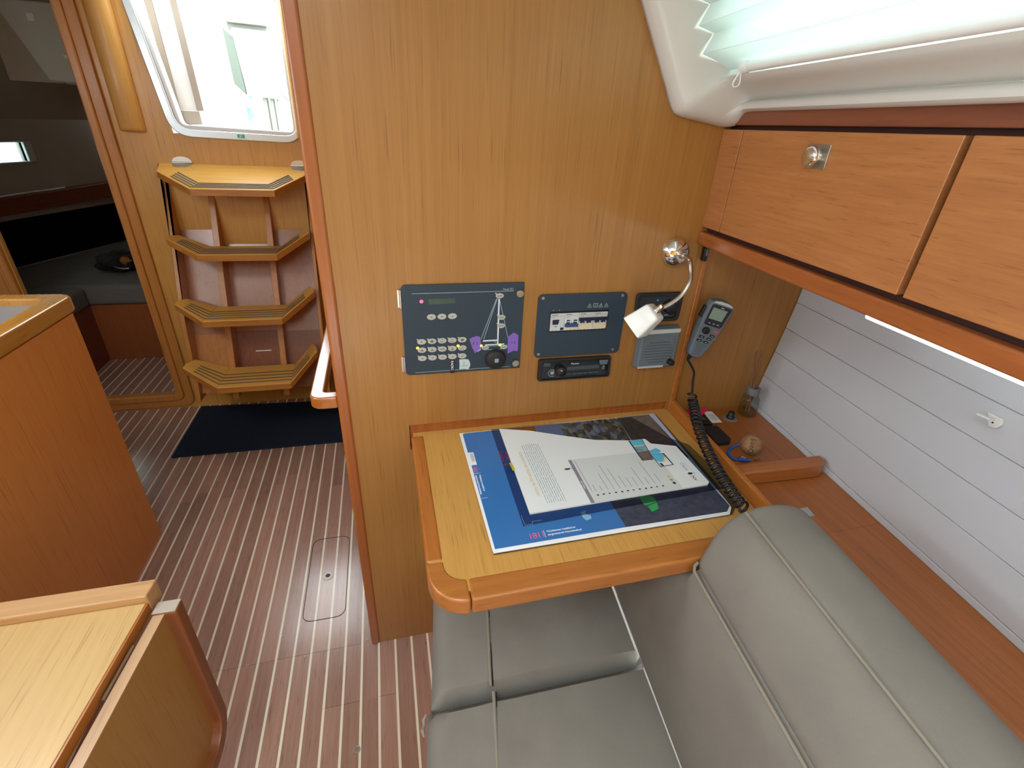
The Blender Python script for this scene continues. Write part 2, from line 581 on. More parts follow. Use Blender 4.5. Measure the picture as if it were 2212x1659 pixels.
def structure(name, loc=(0, 0, 0), label=None):
    o = bpy.data.objects.new(name, None)
    o.empty_display_size = 0.05
    COL.objects.link(o)
    o.location = loc
    o['kind'] = 'structure'
    if label:
        o['label'] = label
    return o


def struct_mesh(o, label=None):
    o['kind'] = 'structure'
    if label:
        o['label'] = label
    return o


def rrect(x0, x1, z0, z1, r, n=5):
    """rounded rectangle corner list."""
    out = []
    for cx, cz, a0 in ((x1 - r, z1 - r, 0), (x0 + r, z1 - r, PI / 2), (x0 + r, z0 + r, PI), (x1 - r, z0 + r, 1.5 * PI)):
        for i in range(n + 1):
            a = a0 + PI / 2 * i / n
            out.append((cx + r * math.cos(a), cz + r * math.sin(a)))
    return out


def rquad(pts, r, n=4):
    """round the corners of any polygon."""
    out = []
    k = len(pts)
    for i in range(k):
        p0, p1, p2 = Vector(pts[i - 1]), Vector(pts[i]), Vector(pts[(i + 1) % k])
        d0 = (p0 - p1)
        d2 = (p2 - p1)
        rr = min(r, d0.length * 0.45, d2.length * 0.45)
        a = p1 + d0.normalized() * rr
        b = p1 + d2.normalized() * rr
        for j in range(n + 1):
            t = j / n
            out.append(tuple((1 - t) ** 2 * a + 2 * t * (1 - t) * p1 + t * t * b))
    return out


_dg = None


def text_part(name, s, origin, xd, yd, size, mat, parent, thick=0.0003, spacing=1.0, align='LEFT'):
    """flat printed lettering as a thin mesh."""
    cu = bpy.data.curves.new('lettering', 'FONT')
    cu.body = s
    cu.size = size
    cu.extrude = thick
    cu.resolution_u = 3
    cu.space_character = spacing
    cu.align_x = align
    ob = bpy.data.objects.new('lettering_source', cu)
    COL.objects.link(ob)
    dg = bpy.context.evaluated_depsgraph_get()
    me = bpy.data.meshes.new_from_object(ob.evaluated_get(dg))
    bpy.data.objects.remove(ob)
    bpy.data.curves.remove(cu)
    X = Vector(xd).normalized()
    Y = Vector(yd).normalized()
    Z = X.cross(Y)
    mtx = Matrix(((X.x, Y.x, Z.x, origin[0]), (X.y, Y.y, Z.y, origin[1]), (X.z, Y.z, Z.z, origin[2]), (0, 0, 0, 1)))
    mb = MB()
    mb.bm.from_mesh(me)
    bpy.data.meshes.remove(me)
    mb.xform(mtx)
    return mb.build(name, mat, parent)


def axis_mat(origin, zdir, xhint=(1, 0, 0)):
    Z = Vector(zdir).normalized()
    X = Vector(xhint)
    X = (X - Z * X.dot(Z))
    if X.length < 1e-5:
        X = Z.orthogonal()
    X.normalize()
    Y = Z.cross(X)
    o = Vector(origin)
    return Matrix(((X.x, Y.x, Z.x, o.x), (X.y, Y.y, Z.y, o.y), (X.z, Y.z, Z.z, o.z), (0, 0, 0, 1)))


def copy_part(src, parent, shift=(0, 0, 0), name=None):
    c = src.copy()
    COL.objects.link(c)
    c.parent = parent
    c.location = Vector(src.location) + Vector(shift)
    for ch in list(src.children):
        d = ch.copy()
        COL.objects.link(d)
        d.parent = c
    return c


YB = 1.042      # plane of the navigation bulkhead
YA = 2.73       # plane of the companionway bulkhead

# ================================================================== STRUCTURE
def sh(x, y, k, y0=YB):
    """the hull tapers forward: shift x with y."""
    return x - k * (y0 - y)


# ---- floor: dark planks with pale inlay strips
fl = MB().box(-2.6, 1.3, -1.2, 2.76, -0.05, -0.012).build('floor', 'subfloor')
struct_mesh(fl, 'dark plank cabin sole with pale inlay strips')
PITCH = 0.0517
plank_cache = {}


def floor_piece(nm, x0, x1, y0, y1, mat, ztop, parent, key):
    k = (nm, round(x1 - x0, 4), round(y1 - y0, 3))
    if k in plank_cache:
        o = plank_cache[k].copy()
        COL.objects.link(o)
    else:
        mb = MB().box(0, x1 - x0, 0, y1 - y0, -0.012, 0.0)
        o = mb.build(nm, mat)
        plank_cache[k] = o
    o.parent = parent
    o.location = (x0 - parent.location.x, y0 - parent.location.y, ztop - parent.location.z)
    return o


for k in range(-32, 6):
    xs = -0.112 + PITCH * k
    if xs > 0.10:
        continue
    xa, xb = xs + 0.0034, xs + PITCH - 0.0034
    cuts = [-1.15]
    if xb < -0.12:
        cuts += [1.050]
    elif xb < -0.05:
        cuts += [0.869]
    if -0.28 < xs < -0.12:
        cuts += [0.869]
    if xs > -1.25 and xs < -0.15:
        cuts += [1.93 + 0.07 * math.sin(k * 2.1)]
    cuts = sorted(cuts)
    cuts.append(2.735)
    for a, b in zip(cuts, cuts[1:]):
        floor_piece('plank', xa, xb, a + 0.0005, b - 0.0005, 'floor', 0.0, fl, k)
    c2 = [c for c in cuts if c not in ()]
    for a, b in zip(c2, c2[1:]):
        floor_piece('inlay_strip', xs - 0.0034, xs + 0.0034, a + 0.0004, b - 0.0004, 'inlay', 0.0004, fl, k)
# round-cornered inspection lid in the sole with its finger ring
lo = rrect(-0.362, -0.222, 1.166, 1.540, 0.030)
li = rrect(-0.3602, -0.2238, 1.1678, 1.5382, 0.0285)
lid = MB().ring(lo, li, 'z', 0.0003, 0.0012).build('access_lid_seam', 'subfloor', fl)
mb = MB().lathe([(0.0085, 0.0), (0.0180, 0.0), (0.0190, 0.0012), (0.0175, 0.0024), (0.0100, 0.0024), (0.0085, 0.0012)], Matrix.Translation((-0.292, 1.349, 0.0004)), 28, False, False)
ring = mb.build('finger_ring', 'white', lid, smooth=True)
MB().lathe([(0.0, 0.0), (0.0088, 0.0), (0.0088, 0.0010), (0.0, 0.0010)], Matrix.Translation((-0.292, 1.349, 0.0004)), 20, False, False).build('ring_hole', 'black', lid)
for (px, py, r) in ((-0.336, 1.043, 0.004), (-0.148, 1.06, 0.004), (-0.503, 1.05, 0.004), (-0.415, 1.13, 0.0035), (-0.172, 0.742, 0.010)):
    MB().lathe([(r * 0.55, 0), (r, 0), (r, 0.0012), (r * 0.55, 0.0012)], Matrix.Translation((px, py, 0.0004)), 14, False, False).build('plug', 'satin', fl)

# ---- navigation bulkhead
mb = MB()
mb.box(-0.107, 0.028, YB, YB + 0.022, 0.0, 1.98)
mb.box(0.028, 0.754, YB, YB + 0.022, 0.826, 1.98)
mb.box(0.028, 0.754, YB, YB + 0.022, 0.0, 0.752)
mb.box(0.754, 0.764, YB, YB + 0.022, 0.0, 1.98)
wb = mb.build('wall_back', 'bulk')
struct_mesh(wb, 'upright wood veneer bulkhead behind the chart table')
MB().box(-0.134, -0.106, YB - 0.004, YB + 0.034, 0.0, 1.98).build('end_post', 'post', wb, bevel=0.007, seg=3)
MB().box(0.024, 0.760, YB + 0.0225, YB + 0.036, 0.72, 0.86).build('slot_back', 'post', wb)
# corner panel beyond the bulkhead, carrying the radio handset
wc = MB().box(0.764, 1.20, YB + 0.010, YB + 0.030, 0.55, 1.60).build('wall_corner', 'bulk')
struct_mesh(wc, 'wood veneer corner panel carrying the radio handset')
MB().box(0.764, 0.779, YB - 0.004, YB + 0.010, 0.78, 1.30).build('cover_batten', 'tablerim_y', wc, bevel=0.003)

# ---- hull side lined with planks
wr = structure('wall_right', (1.06, 0.0, 0.78), 'white planked hull lining above the side shelf')
hz = [(0.78, 1.058), (0.794, 1.060), (0.883, 1.071), (0.960, 1.083), (1.033, 1.093), (1.108, 1.102), (1.300, 1.118)]
ya, yb2 = YB + 0.008, -0.75
for (z0, x0), (z1, x1) in zip(hz, hz[1:]):
    low = z0 == 0.78
    d = -0.004 if low else 0.0
    g = 0.0004
    d = -0.0022 if low else 0.0
    lo4 = [(sh(x0 + d, ya, .115), ya, z0 + g), (sh(x0 + 0.03, ya, .115), ya, z0 + g), (sh(x0 + 0.03, yb2, .115), yb2, z0 + g), (sh(x0 + d, yb2, .115), yb2, z0 + g)]
    hi4 = [(sh(x1 + d, ya, .115), ya, z1 - g), (sh(x1 + 0.03, ya, .115), ya, z1 - g), (sh(x1 + 0.03, yb2, .115), yb2, z1 - g), (sh(x1 + d, yb2, .115), yb2, z1 - g)]
    MB().hexa(lo4, hi4).build('trim_strip' if low else 'plank', 'lining', wr, bevel=0.0014, seg=2)
MB().hexa([(sh(1.075, ya, .115), ya, 0.5), (sh(1.2, ya, .115), ya, 0.5), (sh(1.2, yb2, .115), yb2, 0.5), (sh(1.075, yb2, .115), yb2, 0.5)],
          [(sh(1.135, ya, .115), ya, 1.56), (sh(1.2, ya, .115), ya, 1.56), (sh(1.2, yb2, .115), yb2, 1.56), (sh(1.135, yb2, .115), yb2, 1.56)]).build('hull_shell', 'lining', wr)

# ---- moulded coachroof side with the window recess
A = [(0.80, 1.541), (0.742, 1.525), (0.70, 1.529), (0.66, 1.534), (0.622, 1.540), (0.603, 1.552), (0.57, 1.607), (0.535, 1.665), (0.501, 1.722), (0.46, 1.79), (0.42, 1.85), (0.28, 1.90)]
B = [(0.80, 1.556), (0.736, 1.553), (0.731, 1.565), (0.744, 1.572), (0.712, 1.589), (0.680, 1.6065), (0.730, 1.622), (0.722, 1.690), (0.694, 1.75), (0.668, 1.81), (0.520, 1.84), (0.28, 1.90)]


def mixp(t):
    return [((1 - t) * a[0] + t * b[0], (1 - t) * a[1] + t * b[1]) for a, b in zip(A, B)]


def dens(P, n=3):
    out = []
    k = len(P)
    for i in range(k - 1):
        p0 = P[max(i - 1, 0)]
        p1 = P[i]
        p2 = P[i + 1]
        p3 = P[min(i + 2, k - 1)]
        for j in range(n):
            t = j / n
            out.append(tuple(0.5 * ((2 * p1[q]) + (-p0[q] + p2[q]) * t + (2 * p0[q] - 5 * p1[q] + 4 * p2[q] - p3[q]) * t * t + (-p0[q] + 3 * p1[q] - 3 * p2[q] + p3[q]) * t ** 3) for q in (0, 1)))
    out.append(P[-1])
    return out


st = [(YB - 0.0005, 0.0), (1.030, 0.0), (1.016, 0.03), (1.004, 0.12), (0.994, 0.35), (0.986, 0.65), (0.978, 0.88), (0.966, 0.98), (0.950, 1.0), (0.90, 1.0)]
rows = []
for y, t in st:
    rows.append([(sh(x, y, .10), y, z) for x, z in dens(mixp(t))])
mb = MB()
mb.grid(rows)
Bd = dens(B)
# the opening for the window runs from index 6*3 to 9*3 of the profile
i0, i1 = 19, 26


def wall_part(idx, y0, y1):
    r = [[(sh(Bd[i][0], y, .10), y, Bd[i][1]) for i in idx] for y in (y0, y1)]
    mb.grid(r)


wall_part(range(0, i0 + 1), 0.90, -0.75)
wall_part(range(i1, len(Bd)), 0.90, -0.75)
wall_part(range(i0, i1 + 1), -0.60, -0.75)
bmesh.ops.remove_doubles(mb.bm, verts=mb.bm.verts, dist=0.0004)
cs = mb.build('wall_coachroof', 'gel', smooth=True)
struct_mesh(cs, 'white moulded coachroof side around the blinded window')
md = cs.modifiers.new('thick', 'SOLIDIFY')
md.thickness = 0.004
md.offset = 0
wn = structure('window_1', (0.72, 0.2, 1.72), 'long coachroof window behind the pleated blind')
MB().hexa([(sh(Bd[i0][0] + 0.012, 0.905, .10), 0.905, Bd[i0][1] - .004), (sh(Bd[i0][0] + 0.016, 0.905, .10), 0.905, Bd[i0][1] - .004), (sh(Bd[i0][0] + 0.016, -0.605, .10), -0.605, Bd[i0][1] - .004), (sh(Bd[i0][0] + 0.012, -0.605, .10), -0.605, Bd[i0][1] - .004)],
          [(sh(Bd[i1][0] + 0.012, 0.905, .10), 0.905, Bd[i1][1] + .004), (sh(Bd[i1][0] + 0.016, 0.905, .10), 0.905, Bd[i1][1] + .004), (sh(Bd[i1][0] + 0.016, -0.605, .10), -0.605, Bd[i1][1] + .004), (sh(Bd[i1][0] + 0.012, -0.605, .10), -0.605, Bd[i1][1] + .004)]).build('pane', 'acrylic', wn)

# ---- ceiling with the saloon hatch and the sliding companionway hatch left open
ce = MB()
CZ = 1.93
xs_ = [-2.7, -0.93, -0.90, -0.66, -0.31, -0.04, 0.42]
ce.box(-2.7, -0.66, -2.2, 0.06, CZ, CZ + 0.02)
ce.box(-0.04, 0.42, -2.2, 2.80, CZ - 0.02, CZ)
ce.box(-0.66, -0.04, -2.2, -0.56, CZ, CZ + 0.02)
ce.box(-2.7, -1.50, 0.06, 2.56, CZ, CZ + 0.02)
ce.box(-1.00, -0.04, 0.06, 2.56, CZ, CZ + 0.02)
ce.box(-1.50, -1.00, 0.06, 0.70, CZ, CZ + 0.02)  # leaves an opening over the added galley fill
ce.box(-1.50, -1.00, 1.20, 2.56, CZ, CZ + 0.02)
ce.box(-2.7, -0.93, 2.56, 2.80, CZ, CZ + 0.02)
ce.box(-0.31, -0.04, 2.56, 2.80, CZ, CZ + 0.02)
ceo = ce.build('ceiling', 'ceil')
struct_mesh(ceo, 'off-white cabin headliner')

# ---- forward and port limits of the saloon (behind the camera and past the galley)
struct_mesh(MB().box(-2.72, 1.25, -2.22, -2.2, 0, 2.0).build('wall_front', 'bulk'), 'forward bulkhead')
wl = MB()
wl.box(-2.45, -2.40, -2.2, 2.74, 0, 1.50)
wl.box(-1.98, -1.93, -2.2, -0.80, 1.45, 1.95)
wl.box(-1.98, -1.93, 0.95, 2.74, 1.45, 1.95)
wl.box(-1.98, -1.93, -0.80, 0.95, 1.45, 1.52)
wl.box(-1.98, -1.93, -0.80, 0.95, 1.80, 1.95)
wl.box(-2.45, -1.93, -2.2, 2.74, 1.45, 1.47)
struct_mesh(wl.build('wall_left', 'lining'), 'port hull side past the galley')
# side of the passage behind the navigation bulkhead and the outer skin on the locker side
struct_mesh(MB().box(-0.130, -0.110, YB + 0.034, 2.73, 0, 1.95).build('wall_passage', 'post'), 'wood panel along the passage behind the bulkhead')
struct_mesh(MB().box(0.76, 1.25, -0.80, -0.76, 0.0, 1.60).build('wall_forward_side', 'bulk'), 'bulkhead closing the settee end')

# ---- companionway bulkhead
mb = MB()
mb.box(-2.72, -1.69, YA, YA + 0.025, 0.0, 1.95)
mb.box(-1.69, -1.19, YA, YA + 0.025, 0.0, 0.095)
mb.box(-1.19, -0.110, YA, YA + 0.025, 0.0, 1.405)
mb.prism([(-1.19, 1.405), (-0.885, 1.405), (-0.950, 1.95), (-1.19, 1.95)], 'y', YA, YA + 0.025)
mb.box(-0.335, -0.110, YA, YA + 0.025, 1.405, 1.95)
wa = mb.build('wall_aft', 'aft')
struct_mesh(wa, 'pale veneer companionway bulkhead above the ladder')
# door frame to the aft cabin
t1 = structure('trim_1', (-1.44, YA, 0.0), 'wooden frame round the aft cabin doorway')
fo = [(-1.78, 0.015), (-1.150, 0.015), (-1.107, 0.055), (-1.107, 2.04), (-1.78, 2.04)]
fo = [(-1.78, 0.018)] + [(-1.107 - 0.05 + 0.05 * math.sin(a), 0.018 + 0.05 - 0.05 * math.cos(a)) for a in [i * PI / 12 for i in range(7)]] + [(-1.107, 1.95), (-1.78, 1.95)]
fi = [(-1.735, 0.055)] + [(-1.150 - 0.04 + 0.04 * math.sin(a), 0.055 + 0.04 - 0.04 * math.cos(a)) for a in [i * PI / 12 for i in range(7)]] + [(-1.150, 1.93), (-1.735, 1.93)]
MB().ring(fo, fi, 'y', YA - 0.016, YA - 0.0003).build('outer_moulding', 'ladder', t1, bevel=0.004)
fo2 = fi
fi2 = [(-1.694, 0.096)] + [(-1.186 - 0.02 + 0.02 * math.sin(a), 0.096 + 0.02 - 0.02 * math.cos(a)) for a in [i * PI / 12 for i in range(7)]] + [(-1.186, 1.90), (-1.694, 1.90)]
MB().ring([(x * 1.0, z) for x, z in fo2], fi2, 'y', YA - 0.024, YA + 0.030).build('inner_moulding', 'ladder', t1, bevel=0.009, seg=3)

# companionway frame
w3 = structure('window_3', (-0.62, YA, 1.395), 'satin metal companionway frame with a green running-figure sticker')
fo = rquad([(-0.884, 1.392), (-0.338, 1.382), (-0.338, 1.95), (-0.952, 1.95)], 0.085, 8)
fi = rquad([(-0.853, 1.424), (-0.358, 1.414), (-0.358, 1.94), (-0.916, 1.94)], 0.055, 8)
MB().ring(fo, fi, 'y', YA - 0.010, YA + 0.006).build('frame', 'alu', w3, bevel=0.004)
fo = rquad([(-0.856, 1.421), (-0.350, 1.411), (-0.350, 1.95), (-0.922, 1.95)], 0.055, 6)
fi = rquad([(-0.838, 1.440), (-0.372, 1.430), (-0.372, 1.935), (-0.902, 1.935)], 0.020, 6)
MB().ring(fo, fi, 'y', YA + 0.004, YA + 0.06).build('inner_liner', 'white', w3, bevel=0.002)
stk = MB().box(-0.6160, -0.5860, YA - 0.0112, YA - 0.0101, 1.396, 1.412).build('exit_sticker', 'teal', w3)
# running figure of the sticker
rf = MB()
rf.lathe([(0.0, 0), (0.0018, 0), (0.0018, 0.0004), (0, 0.0004)], axis_mat((-0.599, YA - 0.0112, 1.4095), (0, -1, 0)), 10, False, False)
for a, b in (((-0.600, 1.407), (-0.603, 1.402)), ((-0.603, 1.402), (-0.599, 1.398)), ((-0.603, 1.402), (-0.608, 1.399)), ((-0.601, 1.406), (-0.607, 1.405)), ((-0.601, 1.406), (-0.596, 1.403))):
    dx, dz = b[0] - a[0], b[1] - a[1]
    L = math.hypot(dx, dz)
    nx, nz = -dz / L * 0.0009, dx / L * 0.0009
    rf.prism([(a[0] + nx, a[1] + nz), (b[0] + nx, b[1] + nz), (b[0] - nx, b[1] - nz), (a[0] - nx, a[1] - nz)], 'y', YA - 0.0116, YA - 0.0112)
rf.build('running_figure', 'white', stk)

# ---- aft cabin beyond the doorway
fc = MB().box(-2.75, -0.14, YA + 0.025, 3.40, 0.02, 0.068).build('floor_cabin', 'subfloor')
struct_mesh(fc, 'raised plank sole inside the aft cabin')
for k in range(12):
    xs = -1.80 + 0.0517 * k
    floor_piece('plank', xs + 0.0034, xs + PITCH - 0.0034, 2.757, 3.28, 'floor', 0.080, fc, k)
    floor_piece('inlay_strip', xs - 0.0034, xs + 0.0034, 2.757, 3.28, 'inlay', 0.0805, fc, k)


def hx(y):
    return -3.63 + 0.36 * y


mb = MB()
ys = (2.756, 5.3)
# hull side of the cabin with a hole for the portlight (y 3.55..4.05, z 1.155..1.28)
def quadwall(y0, y1, z0, z1, lean=0.0):
    mb.hexa([(hx(y0), y0, z0), (hx(y1), y1, z0), (hx(y1) - .03, y1, z0), (hx(y0) - .03, y0, z0)],
            [(hx(y0) + lean, y0, z1), (hx(y1) + lean, y1, z1), (hx(y1) + lean - .03, y1, z1), (hx(y0) + lean - .03, y0, z1)])


quadwall(2.756, 3.55, 0.0, 1.40)
quadwall(4.045, 5.3, 0.0, 1.40)
quadwall(3.55, 4.045, 0.0, 1.160)
quadwall(3.55, 4.045, 1.272, 1.40)
mb.hexa([(hx(2.756), 2.756, 1.40), (hx(5.3), 5.3, 1.40), (hx(5.3) - .03, 5.3, 1.40), (hx(2.756) - .03, 2.756, 1.40)],
        [(hx(2.756) + .35, 2.756, 1.90), (hx(5.3) + .35, 5.3, 1.90), (hx(5.3) + .32, 5.3, 1.90), (hx(2.756) + .32, 2.756, 1.90)])
cw = mb.build('wall_cabin', 'cabinliner')
struct_mesh(cw, 'grey vinyl hull side of the aft cabin')
struct_mesh(MB().box(-2.8, 0.1, 5.3, 5.33, 0, 1.95).build('wall_transom', 'cabinliner'), 'aft end of the cabin')
struct_mesh(MB().box(-2.8, -1.11, YA + 0.025, 3.42, 1.93, 1.95).box(-2.8, -1.72, 3.42, 5.3, 1.93, 1.95).box(-1.74, -1.72, 3.42, 5.3, 1.62, 1.93).box(-1.74, -1.11, 3.42, 5.3, 1.60, 1.62).build('ceiling_cabin', 'cabinliner'), 'aft cabin headliner')
struct_mesh(MB().box(-1.13, -1.11, YA + 0.025, 5.3, 0, 1.60).build('wall_cabin_inner', 'cabinwood'), 'inboard side of the aft cabin')
# lighter dropped headliner panel with two small fittings
cp = MB()
cp.hexa([(-1.735, 3.42, 1.93), (-1.14, 3.42, 1.93), (-1.14, 3.40, 1.93), (-1.735, 3.40, 1.93)],
        [(-1.60, 3.42, 1.595), (-1.14, 3.42, 1.59), (-1.14, 3.40, 1.59), (-1.60, 3.40, 1.595)])
cpo = cp.build('ceiling_panel', 'cabinpanel', bevel=0.01, seg=3)
struct_mesh(cpo, 'pale dropped headliner panel above the berth')
MB().box(-1.78, -1.55, 3.421, 3.44, 1.59, 1.94).build('side_filler', 'cabinliner', cpo)
MB().box(-1.50, -1.46, 3.392, 3.3995, 1.70, 1.715).build('fitting', 'white', cpo, bevel=0.003)
MB().box(-1.60, -1.57, 3.392, 3.3995, 1.845, 1.88).build('fitting', 'white', cpo, bevel=0.003)
w2 = structure('window_2', (hx(3.8), 3.8, 1.16), 'small bright portlight in the aft cabin hull side')
y0, y1 = 3.55, 4.045
for (ya_, yb_, za, zb) in ((y0 - .02, y1 + .045, 1.150, 1.162), (y0 - .02, y1 + .045, 1.270, 1.282), (y1, y1 + .045, 1.150, 1.282)):
    MB().hexa([(hx(ya_) + .014, ya_, za), (hx(yb_) + .014, yb_, za), (hx(yb_) - .02, yb_, za), (hx(ya_) - .02, ya_, za)],
              [(hx(ya_) + .014, ya_, zb), (hx(yb_) + .014, yb_, zb), (hx(yb_) - .02, yb_, zb), (hx(ya_) - .02, ya_, zb)]).build('frame', 'cabinglow', w2, bevel=0.004)
MB().hexa([(hx(y0) - .012, y0, 1.158), (hx(y1) - .012, y1, 1.158), (hx(y1) - .018, y1, 1.158), (hx(y0) - .018, y0, 1.158)],
          [(hx(y0) - .012, y0, 1.275), (hx(y1) - .012, y1, 1.275), (hx(y1) - .018, y1, 1.275), (hx(y0) - .018, y0, 1.275)]).build('pane', 'acrylic', w2)

# ---- cockpit outside
co = MB()
co.box(-1.09, 1.2, 2.80, 6.5, 0.86, 0.90)
co.box(-1.109, -1.09, 2.757, 3.42, 0.80, 1.94)
co.box(-1.109, -1.09, 3.42, 5.32, 0.80, 1.60)
co.box(-1.09, -0.12, 2.757, 2.80, 0.86, 1.36)
struct_mesh(co.build('floor_cockpit', 'cockpit'), 'white cockpit sole outside the companionway')

# ================================================================== FURNITURE
# ---- chart table
ct = thing('chart_table', 'chart table with honey veneer top and rounded solid wood rim', 'table', (0.40, 0.80, 0.765))
ZT = 0.800
MB().prism([(0.036, YB + .02), (0.036, 0.612), (0.055, 0.572), (0.090, 0.552), (0.110, 0.545), (0.728, 0.545), (0.764, YB + .02)], 'z', ZT - 0.032, ZT - 0.0005).build('tabletop', 'table', ct)
MB().box(0.031, 0.0625, 0.622, 1.030, ZT - 0.036, ZT + 0.0015).build('side_rail', 'tablerim_y', ct, bevel=0.006, seg=3)
# rounded corner piece
n_ = 10
oc, ic = (0.098, 0.596), (0.098, 0.611)
out_ = [(0.031 + 0.067 - 0.067 * math.cos(a), 0.596 - 0.067 * math.sin(a)) for a in [PI / 2 * i / n_ for i in range(n_ + 1)]]
inn_ = [(0.0625 + 0.0355 - 0.0355 * math.cos(a), 0.611 - 0.0355 * math.sin(a)) for a in [PI / 2 * i / n_ for i in range(n_ + 1)]]
out_ = [(0.031, 0.6215)] + out_
inn_ = [(0.0625, 0.6215)] + inn_
mb = MB()
rows = []
for (xo, yo), (xi, yi) in zip(out_, inn_):
    rows.append([(xo, yo, ZT - .036), (xo, yo, ZT + .0015), (xi, yi, ZT + .0015), (xi, yi, ZT - .036)])
vv = mb.grid(rows, closed_u=True)
mb.bm.faces.new(vv[0])
mb.bm.faces.new(list(reversed(vv[-1])))
mb.build('corner_rail', 'tablerim', ct, bevel=0.006, seg=3, angle=0.8)
MB().box(0.0985, 0.726, 0.529, 0.5755, ZT - 0.036, ZT + 0.0015).build('front_rail', 'tablerim', ct, bevel=0.006, seg=3)
MB().box(0.030, 0.752, YB + 0.004, YB + 0.020, 0.775, 0.8245).build('back_board', 'post', ct)
MB().hexa([(0.7655, YB - .002, 0.7655), (0.781, YB - .002, 0.7655), (0.742, 0.532, 0.7655), (0.729, 0.532, 0.7655)],
          [(0.7655, YB - .002, 0.832), (0.781, YB - .002, 0.832), (0.742, 0.532, 0.832), (0.729, 0.532, 0.832)]).build('side_fiddle', 'tablerim_y', ct, bevel=0.0025)

# ---- side shelf along the hull
ss = thing('side_shelf', 'long wooden side shelf along the hull behind the backrest', 'shelf', (0.9, 0.4, 0.755))
SZ = 0.780
mb = MB()
mb.hexa([(0.784, YB + .008, SZ - .022), (1.056, YB + .008, SZ - .022), (sh(1.056, .55, .115), .55, SZ - .022), (0.745, .55, SZ - .022)],
        [(0.784, YB + .008, SZ), (1.056, YB + .008, SZ), (sh(1.056, .55, .115), .55, SZ), (0.745, .55, SZ)])
mb.hexa([(0.700, .5495, SZ - .022), (sh(1.056, .5495, .115), .5495, SZ - .022), (sh(1.056, -.74, .115), -.74, SZ - .022), (0.56, -.74, SZ - .022)],
        [(0.700, .5495, SZ), (sh(1.056, .5495, .115), .5495, SZ), (sh(1.056, -.74, .115), -.74, SZ), (0.56, -.74, SZ)])
mb.build('shelf_board', 'shelf', ss)
MB().hexa([(0.772, 0.718, SZ), (0.985, 0.708, SZ), (1.012, 0.722, SZ), (1.016, 0.752, SZ), (0.776, 0.760, SZ)],
          [(0.772, 0.722, SZ + .036), (0.985, 0.712, SZ + .036), (1.014, 0.726, SZ + .036), (1.017, 0.750, SZ + .036), (0.776, 0.756, SZ + .036)]).build('cross_fiddle', 'rail_x', ss, bevel=0.006, seg=3)

# ---- settee
sb = thing('settee_base', 'boxed settee base under the taupe cushions', 'bench', (0.35, 0.2, 0.0))
MB().hexa([(0.10, YB - .004, 0.0), (0.48, YB - .004, 0.0), (0.30, -.74, 0.0), (-.06, -.74, 0.0)],
          [(0.10, YB - .004, 0.312), (0.48, YB - .004, 0.312), (0.30, -.74, 0.312), (-.06, -.74, 0.312)]).build('base_box', 'galley', sb)


def bil(c, u, v):
    return tuple((1 - u) * (1 - v) * c[0][q] + u * (1 - v) * c[1][q] + u * v * c[2][q] + (1 - u) * v * c[3][q] for q in (0, 1))


rnd = random.Random(3)


def cushion(name, corners, z0, z1, puff, parent, nu=26, nv=26, wr=0.0035, seed=0, rim=0.030):
    """soft seat pad: domed top, rolled edges, faint creases."""
    r2 = random.Random(seed)
    creases = [(r2.random(), r2.random(), r2.uniform(-.5, .5), r2.uniform(.04, .10), r2.uniform(.3, 1)) for _ in range(9)]
    mb = MB()
    rows = []
    W = math.dist(corners[0], corners[1])
    H = math.dist(corners[1], corners[2])
    prof = [(0.0, z0, 0.012), (0.0, z0 + 0.012, 0.0), (0.0, z1 - rim, -0.004)]
    for i in range(nv + 1):
        v = i / nv
        row = []
        for j in range(nu + 1):
            u = j / nu
            x, y = bil(corners, u, v)
            du = min(u, (1 - u) * 2.5) * W
            dv = min(v, 1 - v) * H
            dv = dv * 4.0
            d = min(du, dv)
            drop = 0.0
            if d < rim:
                t = 1 - d / rim
                drop = rim * (1 - math.sqrt(max(0, 1 - t * t)))
            z = z1 - drop + puff * (1 - (2 * u - 1) ** 8) * (1 - (2 * v - 1) ** 10)
            for cx, cy, an, wd, am in creases:
                dd = (u - cx) * math.cos(an * 6) + (v - cy) * math.sin(an * 6)
                ee = -(u - cx) * math.sin(an * 6) + (v - cy) * math.cos(an * 6)
                z += wr * am * math.exp(-(dd / wd * 2.2) ** 2) * math.exp(-(ee / .22) ** 2) * (1 if am > .6 else -1) * (1 if d > rim else 0.2)
            row.append((x, y, z))
        rows.append(row)
    top = mb.grid(rows)
    loop = [top[0][j] for j in range(nu)] + [top[i][nu] for i in range(nv)] + [top[nv][j] for j in range(nu, 0, -1)] + [top[i][0] for i in range(nv, 0, -1)]
    low = []
    for vv in loop:
        low.append(mb.bm.verts.new((vv.co.x, vv.co.y, z0)))
    kk = len(loop)
    for i in range(kk):
        j = (i + 1) % kk
        mb.bm.faces.new([loop[i], low[i], low[j], loop[j]])
    mb.bm.faces.new(low)
    return mb.build(name, 'fabric', parent, smooth=True)


def fx(y):
    return 0.022 + 0.12 * (y - 0.565)


def bx(y):
    return 0.5160 + 0.115 * (y - 0.57)


sc1 = thing('seat_cushion', 'taupe seat cushion half hidden under the chart table', 'cushion', (0.3, 0.8, 0.313), 'taupe settee seat cushions')
cushion('pad', [(fx(.584), .584), (bx(.584) - .0, .578), (bx(1.034), 1.034), (fx(1.034), 1.034)], 0.313, 0.430, 0.006, sc1, seed=4)


def px_(y):
    return 0.153 + 0.165 * (y - 0.59)


def seam_z(y, z):
    return z


